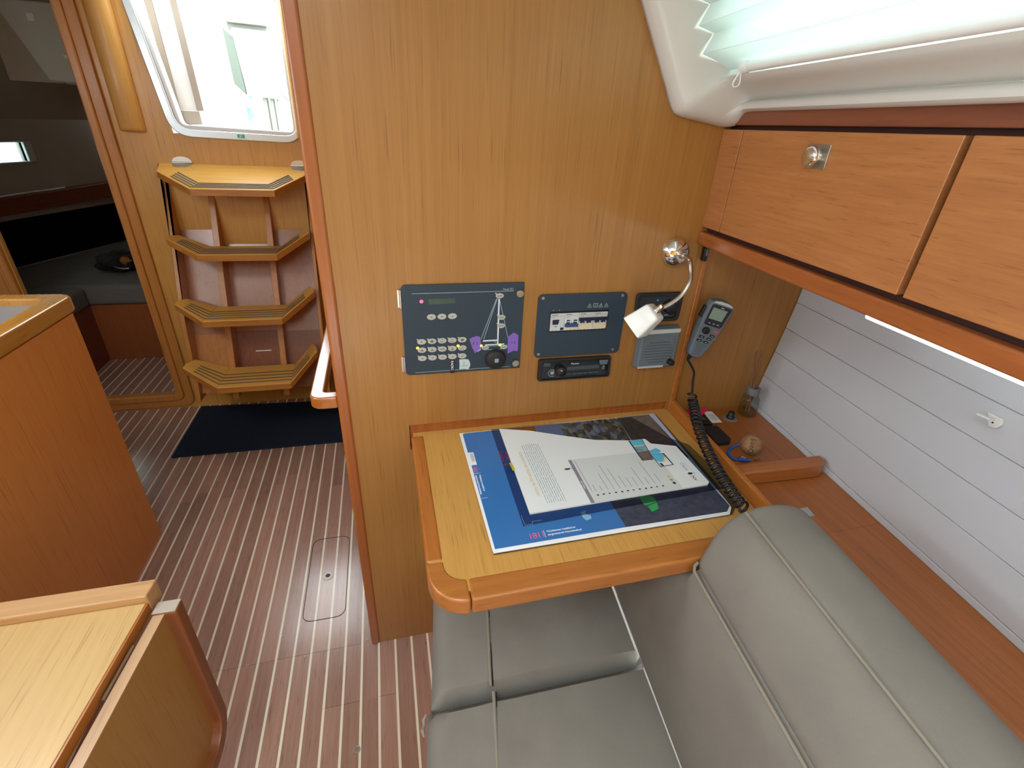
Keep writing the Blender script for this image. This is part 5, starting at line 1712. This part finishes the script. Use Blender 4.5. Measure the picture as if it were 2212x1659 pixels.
slab([(0.6425, 0.7495), (0.6480, 0.7535), (0.6560, 0.7520), (0.6545, 0.7465), (0.6470, 0.7450)], ZS + .0002, ZS + .0003, 'mark_print', 'navyprint', isx)
slab(line_xy((0.6595, 0.7540), (0.6600, 0.7440), .0018), ZS + .0002, ZS + .0003, 'mark_stroke', 'cyanprint', isx)
slab(line_xy((0.6590, 0.7920), (0.6590, 0.7590), .0005), ZS + .0002, ZS + .0003, 'rule_print', 'lightblue', isx)
slab(rquad([(0.2445, 0.8660), (0.2505, 0.8640), (0.2520, 0.8370), (0.2460, 0.8345)], .004, 4), 0.8117, 0.8124, 'yellow_tab', 'yellowtab', isx)

# ================================================================== ON THE SIDE SHELF
rdf = thing('reed_diffuser', 'clear glass reed diffuser with a grey collar against the hull lining', 'diffuser', (1.010, 1.006, SZ))
mtx = Matrix.Translation((1.010, 1.006, SZ))
MB().lathe([(0.0, 0.0005), (0.024, 0.0005), (0.0265, 0.003), (0.0265, 0.048), (0.0255, 0.055), (0.0205, 0.063), (0.0150, 0.067), (0.0150, 0.075), (0.0135, 0.075), (0.0135, 0.066), (0.0190, 0.0615), (0.0238, 0.0535), (0.0245, 0.048), (0.0245, 0.006), (0.0, 0.006)], mtx, 32, False, False).build('bottle', 'clear', rdf, smooth=True)
MB().lathe([(0.0142, 0.068), (0.0172, 0.068), (0.0174, 0.070), (0.0174, 0.088), (0.0168, 0.0895), (0.0110, 0.0895), (0.0110, 0.086), (0.0135, 0.085)], mtx, 28, False, False).build('collar', 'cap', rdf, smooth=True)
for (tx_, ty_, bx_, by_) in ((-.036, .0, .006, -.004), (-.030, .004, .008, .004), (-.022, -.006, .0, .004), (-.018, .004, -.002, -.008), (-.014, .0, -.006, .0)):
    MB().tube([(1.010 + bx_, 1.006 + by_, SZ + .010), (1.010 + tx_ * .42, 1.004 + ty_ * .5, SZ + .095), (1.010 + tx_ * 1.15, 1.000 + ty_, SZ + .205 + ty_)], 0.0017, 7).build('reed', 'reed', rdf, smooth=True)

rs = thing('rotary_switch', 'black knob on a round grey plate screwed to the side shelf', 'switch', (0.945, 0.993, SZ))
MB().lathe([(0.0, 0.0), (0.0215, 0.0), (0.0212, .0012), (0.0195, .0020), (0.0, .0020)], Matrix.Translation((0.945, 0.993, SZ)), 32, False, False).build('plate', 'brassy', rs, smooth=True)
MB().lathe([(0.0118, .0020), (0.0118, .006), (0.0105, .0075), (0.0096, .009), (0.0088, .020), (0.0075, .0215), (0.0, .0215)], Matrix.Translation((0.945, 0.993, SZ)), 24, False, False).build('knob', 'black', rs, smooth=True)
for dx, dy in ((-.0165, -.0065), (.0125, -.0110)):
    MB().lathe([(0.0, .0020), (0.0019, .0020), (0.0016, .0030), (0, .0032)], Matrix.Translation((0.945 + dx, 0.993 + dy, SZ)), 10, False, False).build('screw', 'steel', rs, smooth=True)

ph = thing('card_holder', 'black holder with a white printed card beside the black box', 'holder', (0.868, 0.994, SZ))
MB().prism([(0.8320, 0.9710), (0.8660, 0.9630), (0.8720, 1.0250), (0.8420, 1.0290)], 'z', SZ + .0003, SZ + .009).build('holder_body', 'black', ph, bevel=0.002)
MB().prism([(0.8440, 0.9860), (0.8560, 0.9835), (0.8580, 1.0020), (0.8470, 1.0040)], 'z', SZ + .009, SZ + .0095).build('holder_face', 'vhfdark', ph)
MB().prism([(0.8630, 0.9650), (0.8945, 0.9628), (0.9004, 1.0219), (0.8735, 1.0262)], 'z', SZ + .0093, SZ + .0102).build('card', 'paper', ph)
cp_ = MB()
for i in range(7):
    x = 0.8725 + .0031 * i
    cp_.prism(line_xy((x, 0.9760 + .001 * (i % 3)), (x + .0035, 1.0105 - .003 * (i % 2)), .0008 if i != 4 else .0016), 'z', SZ + .0102, SZ + .0104)
cp_.build('card_print', 'textgrey', ph)
bb = thing('black_box', 'flat black plastic box lying on the shelf beside the side fiddle', 'box', (0.838, 0.910, SZ))
MB().prism(rquad([(0.8160, 0.9520), (0.8646, 0.9450), (0.8615, 0.8800), (0.8540, 0.8715), (0.8105, 0.8720)], .006, 4), 'z', SZ + .0003, SZ + .0150).build('lid', 'blackmatt', bb, bevel=0.0025)
pk = thing('pink_clip', 'bright pink plastic clip behind the coiled cord', 'clip', (0.850, 1.030, SZ))
MB().prism(rquad([(0.8150, 1.0220), (0.8372, 1.0370), (0.8600, 1.0250), (0.8880, 1.0360), (0.8900, 1.0280), (0.8650, 1.0120), (0.8450, 1.0000), (0.8350, 1.0150)], .006, 3), 'z', SZ + .0003, SZ + .018).build('clip_body', 'pink', pk, bevel=0.003)

kb = thing('cork_key_float', 'cork ball key float lettered Quing with a blue cord on the shelf', 'keyring', (0.882, 0.828, SZ))
CC = Vector((0.8830, 0.8300, SZ + .0272))
mb = MB()
bmesh.ops.create_uvsphere(mb.bm, u_segments=32, v_segments=20, radius=0.0270)
mb.xform(Matrix.Translation(CC))
mb.build('cork_ball', 'cork', kb, smooth=True)
# handwriting bent round the ball: short raised strokes
camv = (Vector((0, 0, 1.5)) - CC).normalized()
hx_ = Vector((0.35, 0.55, 0.62))
hx_ = (hx_ - camv * hx_.dot(camv)).normalized()
hy_ = camv.cross(hx_)


def onball(a, b):
    v = camv * math.sqrt(max(0.05, 1 - a * a - b * b)) + hx_ * a + hy_ * b
    return CC + v.normalized() * 0.0271


strokes = []
strokes.append([(-.62 + .17 * math.cos(t) , .02 + .20 * math.sin(t)) for t in [2 * PI * i / 14 for i in range(15)]])
strokes.append([(-.55, -.08), (-.42, -.22)])
strokes.append([(-.34, .14), (-.33, -.06), (-.26, -.14), (-.18, -.08), (-.17, .14), (-.16, -.14)])
strokes.append([(-.04, .12), (-.03, -.14)])
strokes.append([(.08, .12), (.09, -.14), (.10, .04), (.18, .12), (.24, .06), (.25, -.14)])
strokes.append([(.50, .08), (.42, .13), (.36, .04), (.40, -.08), (.50, -.04), (.52, .12), (.51, -.24), (.42, -.30), (.36, -.24)])
hw = MB()
for s in strokes:
    hw.tube([onball(a, b) for a, b in s], 0.00075, 6)
hw.build('handwriting', 'ink', kb)
cord_pts = spline([Vector(q) for q in ((0.862, 0.850, SZ + .016), (0.846, 0.853, SZ + .006), (0.829, 0.842, SZ + .0045), (0.8195, 0.827, SZ + .0040), (0.8205, 0.812, SZ + .0040), (0.832, 0.8045, SZ + .0042), (0.846, 0.8015, SZ + .0045), (0.857, 0.797, SZ + .0045))], 8)
MB().tube(cord_pts, 0.0036, 9).build('blue_cord', 'bluecord', kb, smooth=True)
MB().tube([(0.832, 0.8065, SZ + .0065), (0.842, 0.8010, SZ + .0070), (0.853, 0.797, SZ + .0065)], [0.0048, 0.0062, 0.0045], 9).build('knot', 'bluecord', kb, smooth=True)
MB().tube([(0.858, 0.797, SZ + .0035), (0.866, 0.798, SZ + .0035), (0.874, 0.801, SZ + .0036), (0.884, 0.803, SZ + .0040), (0.892, 0.8015, SZ + .0040), (0.888, 0.796, SZ + .0038), (0.878, 0.797, SZ + .0035)], 0.0021, 8).build('cord_end', 'reed', kb, smooth=True)
MB().tube([(0.8395, 0.807, SZ + .0120), (0.8445, 0.799, SZ + .0118)], 0.0018, 8).build('metal_crimp', 'steel', kb, smooth=True)

# ================================================================== AFT: LADDER, MAT, RAILS
ld = thing('companion_ladder', 'four tread companionway ladder with angled treads and dark grip strips', 'ladder', (-0.66, 2.5, 0.0))


def yl(z):
    return 2.73 - 0.37 * (1.147 - z)


# stringers
for x0, x1 in ((-0.800, -0.772), (-0.560, -0.532)):
    MB().hexa([(x0, yl(0.215), 0.215), (x1, yl(0.215), 0.215), (x1, yl(0.215) + .085, 0.215), (x0, yl(0.215) + .085, 0.215)],
              [(x0, yl(1.19), 1.19), (x1, yl(1.19), 1.19), (x1, yl(1.19) + .085, 1.19), (x0, yl(1.19) + .085, 1.19)]).build('stringer', 'ladder', ld, bevel=0.002)
# back panels between and beside the stringers
def pan(x0, x1, z0, z1, dy, nm, mat):
    return MB().hexa([(x0, yl(z0) + dy, z0), (x1, yl(z0) + dy, z0), (x1, yl(z0) + dy + .015, z0), (x0, yl(z0) + dy + .015, z0)],
                     [(x0, yl(z1) + dy, z1), (x1, yl(z1) + dy, z1), (x1, yl(z1) + dy + .015, z1), (x0, yl(z1) + dy + .015, z1)]).build(nm, mat, ld)


pan(-0.772, -0.560, 0.505, 1.235, 0.086, 'riser_panel', 'riser')
pan(-0.955, -0.800, 0.505, 1.235, 0.060, 'riser_panel', 'riser')
pan(-0.532, -0.352, 0.505, 1.235, 0.060, 'riser_panel', 'riser')
pan(-0.772, -0.560, 0.225, 0.5045, 0.086, 'lower_panel', 'riserlow')
pan(-0.955, -0.800, 0.225, 0.5045, 0.060, 'lower_panel', 'ladder')
pan(-0.532, -0.352, 0.225, 0.5045, 0.060, 'lower_panel', 'riserlow')
for x0, x1 in ((-0.973, -0.953), (-0.354, -0.336)):
    mb = MB()
    prof = [(yl(1.275) - .012, 1.275), (yl(.9) - .035, .90), (yl(.6) - .045, .60), (yl(.42) - .012, .42), (yl(.30) + .014, .30), (yl(.2) + .022, .20), (2.728, .20), (2.728, 1.275)]
    mb.prism(prof, 'x', x0, x1)
    mb.build('side_board', 'ladder', ld, bevel=0.003)

treads = []


def tread(z, yb, yf, xl, xr, xtl, xtr, rl_, rr_, ytl, zback=None, full=False, first=False):
    """centre board with two upswept wings; xl/xr crease, xt tips, r rise, ytl tip depth."""
    t = 0.030
    zb = zback if zback is not None else z
    c = MB()
    top = [(xl - .008, yf, z), (xr + .006, yf, z), (xr, yb, zb), (xl, yb, zb)]
    ctr_o = MB().hexa([(x, y, q - t) for x, y, q in top], top).build('tread', 'tread', ld, bevel=0.0025)
    wings = []
    dy = ytl - yf
    wl_ = [(xl - .008, yf, z), (xl, yb, zb), (xtl + .030, yb - .004, zb + rl_ * 1.05), (xtl + .006, ytl + dy * .25, z + rl_ + .008), (xtl, ytl, z + rl_)]
    wr_ = [(xr + .006, yf, z), (xr, yb, zb), (xtr - .030, yb - .004, zb + rr_ * 1.05), (xtr - .006, ytl + dy * .25, z + rr_ + .008), (xtr, ytl, z + rr_)]
    for wv in (wl_, wr_):
        mb = MB().hexa([(x, y, q - t) for x, y, q in wv], wv)
        wings.append(mb.build('wing', 'tread', ctr_o, bevel=0.0025))
    # front edging
    for (p, q) in (((xl - .008, yf, z), (xr + .006, yf, z)), ((xl - .008, yf, z), (xtl, ytl, z + rl_)), ((xr + .006, yf, z), (xtr, ytl, z + rr_))):
        a, b = Vector(p), Vector(q)
        nrm = Vector((0, -1, 0)) if abs((b - a).x) > .25 else Vector((-.35 if b.x < a.x else .35, -1, 0)).normalized()
        f = nrm * 0.0012
        MB().hexa([a + f + Vector((0, 0, -.0295)), b + f + Vector((0, 0, -.0295)), b + Vector((0, .004, -.0295)), a + Vector((0, .004, -.0295))],
                  [a + f + Vector((0, 0, -.002)), b + f + Vector((0, 0, -.002)), b + Vector((0, .004, -.002)), a + Vector((0, .004, -.002))]).build('front_edge', 'treadedge', ctr_o)
    # grip strips: four lines following the tread
    ks = (0.16, 0.31, 0.46, 0.61) 
    for kq in ks:
        def at(P, Q, s):
            return Vector(P) + (Vector(Q) - Vector(P)) * s
        L0 = at((xl - .008, yf, z), (xl, yb, zb), kq)
        R0 = at((xr + .006, yf, z), (xr, yb, zb), kq)
        if first:
            tl0 = at((xtl, ytl, z + rl_), (xtl + .030, yb - .004, zb + rl_), kq * 2.6 + .1)
            tr0 = at((xtr, ytl, z + rr_), (xtr - .030, yb - .004, zb + rr_), kq * 2.6 + .1)
        else:
            tl0 = at((xtl, ytl, z + rl_), (xtl + .030, yb - .004, zb + rl_ * 1.05), kq)
            tr0 = at((xtr, ytl, z + rr_), (xtr - .030, yb - .004, zb + rr_ * 1.05), kq)
        Lt = L0.lerp(tl0, 0.72)
        Rt = R0.lerp(tr0, 0.72)
        u = Vector((0, 0, 0.0008))
        hw_ = Vector((0, 0.0032, 0.0))
        mb = MB()
        for a, b in ((Lt, L0), (L0, R0), (R0, Rt)):
            lift = Vector((0, 0, 0.0012))
            mb.hexa([a - hw_ - u + lift, b - hw_ - u + lift, b + hw_ - u + lift, a + hw_ - u + lift], [a - hw_ + u + lift, b - hw_ + u + lift, b + hw_ + u + lift, a + hw_ + u + lift])
        mb.build('grip_strip', 'strip', ctr_o)
    treads.append(ctr_o)
    return ctr_o


# top tread: one sloping board hinged to the bulkhead
tp = [(-0.966, 2.7285, 1.2810), (-0.344, 2.7285, 1.2810), (-0.3345, 2.640, 1.2545), (-0.455, 2.475, 1.2030), (-0.790, 2.475, 1.2030), (-0.955, 2.640, 1.2545)]
t1_ = MB().hexa([(x, y, z - .028) for x, y, z in tp], tp).build('tread', 'tread', ld, bevel=0.0025)
for p, q in ((5, 4), (4, 3), (3, 2)):
    a, b = Vector(tp[p]), Vector(tp[q])
    nr = Vector(((b - a).y, -(b - a).x, 0)).normalized() * 0.0012
    MB().hexa([a + nr + Vector((0, 0, -.0275)), b + nr + Vector((0, 0, -.0275)), b - nr + Vector((0, 0, -.0275)), a - nr + Vector((0, 0, -.0275))],
              [a + nr + Vector((0, 0, -.002)), b + nr + Vector((0, 0, -.002)), b - nr + Vector((0, 0, -.002)), a - nr + Vector((0, 0, -.002))]).build('front_edge', 'treadedge', t1_)
cen = Vector((-0.645, 2.7285, 1.281))
for kq in (0.013, 0.027, 0.041, 0.055):
    def off(i0, i1, i2):
        # corner i1 moved inwards by kq from both neighbouring edges
        p0, p1, p2 = Vector(tp[i0]), Vector(tp[i1]), Vector(tp[i2])
        d0, d2 = (p0 - p1).normalized(), (p2 - p1).normalized()
        s_ = d0.cross(d2).length
        return p1 + (d0 + d2) * (kq / s_)
    c4, c3 = off(5, 4, 3), off(4, 3, 2)
    e4 = c4 + (Vector(tp[5]) - Vector(tp[4])) * 0.62
    e3 = c3 + (Vector(tp[2]) - Vector(tp[3])) * 0.62
    mb = MB()
    for a, b in ((e4, c4), (c4, c3), (c3, e3)):
        dn = (b - a).normalized().cross(Vector((0, -.3, .95))).normalized() * 0.0030
        lo_, hi_ = Vector((0, 0, .0004)), Vector((0, 0, .0020))
        mb.hexa([a - dn + lo_, b - dn + lo_, b + dn + lo_, a + dn + lo_], [a - dn + hi_, b - dn + hi_, b + dn + hi_, a + dn + hi_])
    mb.build('grip_strip', 'strip', t1_)
tread(0.923, 2.647, 2.468, -0.815, -0.497, -0.968, -0.350, 0.052, 0.078, 2.575)
tread(0.651, 2.546, 2.342, -0.822, -0.500, -0.970, -0.352, 0.045, 0.088, 2.470)
tread(0.366, 2.442, 2.225, -0.795, -0.490, -0.968, -0.361, 0.055, 0.105, 2.350)
# hinges of the top tread
for cx, cz_ in ((-0.872, 1.2830), (-0.368, 1.2830)):
    hg = MB()
    hg.prism(ell(cx, 1.2845 + .0, .042, .026, 20)[0:11], 'y', YA - .003, YA - .0004)
    q = ell(cx, 0, .042, .045, 20)[10:21]
    poly = [(x, 2.7285 + z, 1.281 + z * 0.305) for x, z in q]
    hg.hexa([(x, y, z + .0006) for x, y, z in poly], [(x, y, z + .0030) for x, y, z in poly])
    hgo = hg.build('hinge', 'steel', t1_)
    MB().tube([(cx - .040, 2.7240, 1.2850), (cx + .040, 2.7240, 1.2850)], 0.0036, 10).build('hinge_pin', 'satin', hgo, smooth=True)
# small sticker and white label on the panels, latch below the second tread
MB().hexa([(-.6460, yl(.962) + .084, .950), (-.6230, yl(.962) + .084, .950), (-.6230, yl(.962) + .0859, .950), (-.6460, yl(.962) + .0859, .950)],
          [(-.6460, yl(.962) + .092, .972), (-.6230, yl(.962) + .092, .972), (-.6230, yl(.962) + .0940, .972), (-.6460, yl(.962) + .0940, .972)]).build('pink_sticker', 'pinksticker', ld)
MB().hexa([(-.690, yl(.41) + .0835, .4035), (-.615, yl(.41) + .0835, .4035), (-.615, yl(.41) + .0855, .4035), (-.690, yl(.41) + .0855, .4035)],
          [(-.690, yl(.41) + .0890, .4175), (-.615, yl(.41) + .0890, .4175), (-.615, yl(.41) + .0910, .4175), (-.690, yl(.41) + .0910, .4175)]).build('white_label', 'whiteacryl', ld)
MB().lathe([(0.0, 0), (.010, 0), (.009, .012), (0, .013)], axis_mat((-0.615, 2.53, 0.8928), (0, 0, -1)), 16, False, False).build('latch_knob', 'black', ld, smooth=True)

fm = thing('floor_mat', 'dark blue doormat at the foot of the ladder', 'mat', (-0.70, 2.45, 0.0))
mt_poly = [(-1.079, 2.222), (-0.140, 2.215), (-0.140, 2.650), (-0.403, 2.663), (-1.081, 2.712)]
MB().prism(mt_poly, 'z', 0.0009, 0.0085).build('mat_pile', 'mat', fm, bevel=0.002)

# U-shaped wooden rail on the passage side of the bulkhead
gr = thing('grab_rail', 'U-shaped wooden grab rail fixed to the bulkhead end beside the passage', 'rail', (-0.16, 1.3, 0.9))
zr0, zr1 = 0.890, 0.921


def rail_section(cx, cy, dirv, w_):
    pass


ol_ = [(-0.133, 1.046)] + [(-0.170, 1.046)] + [(-0.170 - .027 * math.sin(a), 1.073 - .027 * math.cos(a)) for a in [PI / 2 * i / 6 for i in range(1, 7)]] + [(-0.197, 1.50), (-0.197, 1.58)] + [(-0.170 - .027 * math.cos(a), 1.58 + .027 * math.sin(a)) for a in [PI / 2 * i / 6 for i in range(1, 7)]] + [(-0.128, 1.607)]
il_ = [(-0.133, 1.076)] + [(-0.155, 1.076)] + [(-0.155 - .010 * math.sin(a), 1.086 - .010 * math.cos(a)) for a in [PI / 2 * i / 6 for i in range(1, 7)]] + [(-0.165, 1.50), (-0.165, 1.572)] + [(-0.155 - .010 * math.cos(a), 1.572 + .010 * math.sin(a)) for a in [PI / 2 * i / 6 for i in range(1, 7)]] + [(-0.128, 1.582)]
rows = []
for (xo, yo), (xi, yi) in zip(ol_, il_):
    rows.append([(xo, yo, zr0), (xo, yo, zr1), (xi, yi, zr1), (xi, yi, zr0)])
mb = MB()
vv = mb.grid(rows, closed_u=True)
mb.bm.faces.new(vv[0])
mb.bm.faces.new(list(reversed(vv[-1])))
mb.build('rail_body', 'glossrail', gr, bevel=0.005, seg=3)

# upright hand holds each side of the companionway
for (xa, xb, lab) in ((-1.078, -0.984, 'upright wooden hand hold between the cabin door frame and the companionway'), (-0.360, -0.312, 'narrow upright wooden hand hold next to the bulkhead post at the companionway')):
    hh_ = thing('hand_hold', lab, 'handle', ((xa + xb) / 2, YA, 1.405))
    mb = MB()
    W_ = xb - xa
    sec = [(0, 0), (0, .016), (.12 * W_, .030), (.32 * W_, .040), (.68 * W_, .040), (.88 * W_, .030), (W_, .016), (W_, 0)]
    rows = []
    for z_, s_ in ((1.405, .75), (1.410, .90), (1.420, 1.0), (1.60, 1.0), (1.80, 1.0), (1.926, 1.0)):
        rows.append([(xa + W_ / 2 + (x - W_ / 2) * (0.9 + .1 * s_), YA - .0008 - y * s_, z_) for x, y in sec])
    vv = mb.grid(rows, closed_u=True)
    mb.bm.faces.new(vv[0])
    mb.bm.faces.new(list(reversed(vv[-1])))
    mb.build('grip', 'aft', hh_, smooth=True)

# ================================================================== AFT CABIN CONTENTS
bt = thing('cabin_berth', 'wooden berth box with a dark side inside the aft cabin', 'berth', (-1.9, 3.6, 0.08))
MB().prism([(-1.14, 3.285), (-1.14, 5.0), (hx(5.0) + .04, 5.0), (hx(3.285) + .04, 3.285)], 'z', 0.0685, 0.438).build('front_base', 'cabinwood', bt)
MB().prism([(-1.735, 2.765), (-1.735, 3.2845), (hx(3.2845) + .04, 3.2845), (hx(2.765) + .04, 2.765)], 'z', 0.0685, 0.438).build('side_base', 'bandwood', bt)
bm_ = thing('berth_mattress', 'thick grey berth mattress inside the aft cabin', 'mattress', (-1.9, 3.7, 0.44))


def softblock(poly, z0, z1, nm, mat, par, bev=0.03):
    return MB().prism(poly, 'z', z0, z1).build(nm, mat, par, bevel=bev, seg=4)


softblock([(-1.135, 3.262), (-1.135, 5.0), (hx(5.0) + .03, 5.0), (hx(3.262) + .03, 3.262)], 0.4395, 0.565, 'main_pad', 'cabinfabric', bm_, 0.028)
softblock([(-1.712, 2.765), (-1.712, 3.258), (hx(3.258) + .03, 3.258), (hx(2.765) + .03, 2.765)], 0.4395, 0.565, 'side_pad', 'cabinfabric', bm_, 0.028)
cbk = thing('berth_backing', 'black upholstered panel along the aft cabin hull side', 'panel', (-2.2, 3.9, 0.57))
mb = MB()
mb.hexa([(hx(2.78) + .004, 2.78, .567), (hx(5.25) + .004, 5.25, .567), (hx(5.25) + .030, 5.25, .567), (hx(2.78) + .030, 2.78, .567)],
        [(hx(2.78) + .004, 2.78, .830), (hx(5.25) + .004, 5.25, .845), (hx(5.25) + .030, 5.25, .845), (hx(2.78) + .030, 2.78, .830)])
mb.build('backing_board', 'darkfabric', cbk)
cs2 = thing('cabin_side_shelf', 'dark red wooden shelf edge below the portlight in the aft cabin', 'shelf', (-2.2, 3.9, 0.84))
mb = MB()
mb.hexa([(hx(2.78) + .004, 2.78, .845), (hx(5.25) + .004, 5.25, .930), (hx(5.25) + .085, 5.25, .930), (hx(2.78) + .085, 2.78, .845)],
        [(hx(2.78) + .004, 2.78, .945), (hx(5.25) + .004, 5.25, 1.020), (hx(5.25) + .075, 5.25, 1.020), (hx(2.78) + .075, 2.78, .945)])
mb.build('fiddle_board', 'bandwood', cs2, bevel=0.006)
bg_ = thing('clothes_heap', 'small black clothes heap with an amber patch on the berth mattress', 'clothes', (-1.62, 3.62, 0.566))
mb = MB()
bmesh.ops.create_icosphere(mb.bm, subdivisions=4, radius=1.0)
from mathutils import noise as mno
for v_ in mb.bm.verts:
    nn = mno.noise(v_.co * 2.3) * .35 + mno.noise(v_.co * 5.1) * .12
    v_.co = v_.co * (1 + nn)
    v_.co = Vector((v_.co.x * .145, v_.co.y * .11, max(-.02, v_.co.z * .065 + .03)))
mb.xform(Matrix.Translation((-1.640, 3.62, .587)))
mb.build('cloth', 'clothblack', bg_, smooth=True)
mb = MB()
bmesh.ops.create_icosphere(mb.bm, subdivisions=2, radius=1.0)
for v_ in mb.bm.verts:
    v_.co = Vector((v_.co.x * .035, v_.co.y * .02, v_.co.z * .028)) * (1 + .3 * mno.noise(v_.co * 3))
mb.xform(Matrix.Translation((-1.585, 3.535, .640)))
mb.build('amber_patch', 'amber', bg_, smooth=True)
MB().tube([(-1.665, 3.515, .622), (-1.630, 3.505, .605), (-1.600, 3.505, .598), (-1.570, 3.51, .600)], .006, 8).build('silver_strap', 'steel', bg_, smooth=True)
fp = thing('fruit_net_pipe', 'thin pale strap lying along the aft cabin shelf', 'strap', (-2.2, 3.95, 0.95))
MB().tube([(hx(3.70) + .05, 3.70, .979), (hx(3.95) + .045, 3.95, .988), (hx(4.05) + .055, 4.05, .990), (hx(4.16) + .05, 4.16, .993)], .0055, 8).build('strap', 'white', fp, smooth=True)

# ================================================================== COCKPIT OUTSIDE
dl = thing('companionway_door', 'folded companionway door leaf with a white panel between weathered stiles', 'door', (-0.82, 2.80, 1.365))
MB().prism([(-0.868, 1.440), (-0.850, 1.440), (-0.8605, 1.92), (-0.890, 1.92)], 'y', 2.800, 2.825).build('outer_stile', 'doorframe', dl, bevel=0.003)
MB().prism([(-0.783, 1.497), (-0.753, 1.499), (-0.765, 1.92), (-0.792, 1.92)], 'y', 2.800, 2.825).build('inner_stile', 'doorframe', dl, bevel=0.003)
MB().prism([(-0.849, 1.497), (-0.783, 1.497), (-0.792, 1.92), (-0.860, 1.92)], 'y', 2.808, 2.816).build('panel', 'whiteacryl', dl)
MB().prism([(-0.849, 1.4395), (-0.769, 1.4435), (-0.772, 1.4965), (-0.848, 1.4965)], 'y', 2.795, 2.825).build('bottom_block', 'doorframe', dl, bevel=0.003)
MB().box(-0.868, -0.765, 2.800, 2.825, 1.361, 1.440).build('foot', 'cockpit', dl)
hpd = thing('helm_pedestal', 'pale cockpit pedestal with a grey rim outside the companionway', 'pedestal', (-0.70, 4.05, 0.90))
MB().hexa([(-0.800, 4.00, 1.600), (-0.600, 4.00, 1.590), (-0.600, 4.16, 1.590), (-0.800, 4.16, 1.600)],
          [(-0.822, 3.98, 1.965), (-0.606, 3.98, 1.960), (-0.606, 4.14, 1.960), (-0.822, 4.14, 1.965)]).build('body', 'cockpit', hpd, bevel=0.012, seg=3)
MB().hexa([(-0.842, 3.97, 1.988), (-0.611, 3.97, 1.984), (-0.611, 4.20, 1.984), (-0.842, 4.20, 1.988)],
          [(-0.880, 3.965, 2.014), (-0.590, 3.965, 2.012), (-0.590, 4.22, 2.012), (-0.880, 4.22, 2.014)]).build('rim', 'cockpitgrey', hpd, bevel=0.004)
MB().hexa([(-0.802, 3.995, 1.605), (-0.802, 4.02, 1.605), (-0.862, 4.02, 1.665), (-0.862, 3.995, 1.665)],
          [(-0.818, 3.995, 1.915), (-0.818, 4.02, 1.915), (-0.872, 4.02, 1.960), (-0.872, 3.995, 1.960)]).build('side_flap', 'cockpitdark', hpd, bevel=0.002)
MB().hexa([(-0.845, 4.02, 1.960), (-0.620, 4.02, 1.956), (-0.620, 4.14, 1.956), (-0.845, 4.14, 1.960)], [(-0.845, 4.02, 1.990), (-0.620, 4.02, 1.986), (-0.620, 4.14, 1.986), (-0.845, 4.14, 1.990)]).build('neck', 'cockpitgrey', hpd)
MB().tube([(-0.598, 3.99, 1.97), (-0.585, 3.99, 1.94), (-0.578, 3.99, 1.70), (-0.575, 3.99, 1.62), (-0.52, 3.99, 1.575)], .010, 8).build('guard_tube', 'cockpitgrey', hpd, smooth=True)
for x0, x1 in ((-0.712, -0.690), (-0.670, -0.650), (-0.628, -0.615)):
    MB().box(x0, x1, 4.03, 4.10, 0.905, 1.60).build('leg', 'cockpitgrey', hpd, bevel=0.003)
MB().box(-0.74, -0.59, 4.01, 4.13, 0.9003, 0.93).build('foot', 'cockpit', hpd, bevel=0.003)
for (bx0, by0, lab) in ((-1.255, 5.2, 'pale blue flag hanging outside beyond the companionway'), (-0.945, 4.6, 'small pale blue pennant low in the cockpit beside the pedestal')):
    fg = thing('flag', lab, 'flag', (bx0, by0, 0.90))
    if by0 > 5:
        bx0 += 0.22
        fg.location.x += 0.22
        MB().tube([(bx0, by0, .9003), (bx0, by0, 2.05)], .008, 8).build('staff', 'white', fg, smooth=True)
        z0, z1, wv = 1.62, 1.86, .06
    else:
        MB().tube([(bx0, by0, .9003), (bx0, by0, 1.62)], .006, 8).build('staff', 'white', fg, smooth=True)
        z0, z1, wv = 1.46, 1.55, .05
    rows = []
    for i in range(9):
        t = i / 8
        rows.append([(bx0 + .006 + wv * u * (0.35 + .65 * math.sin(PI * min(1, t + .15))), by0 + .012 * math.sin(u * 5 + t * 3), z1 - (z1 - z0) * t - .02 * u) for u in (0, .25, .5, .75, 1)])
    mb = MB()
    mb.grid(rows)
    o = mb.build('cloth', 'flagblue', fg, smooth=True)
    md = o.modifiers.new('thick', 'SOLIDIFY')
    md.thickness = 0.002
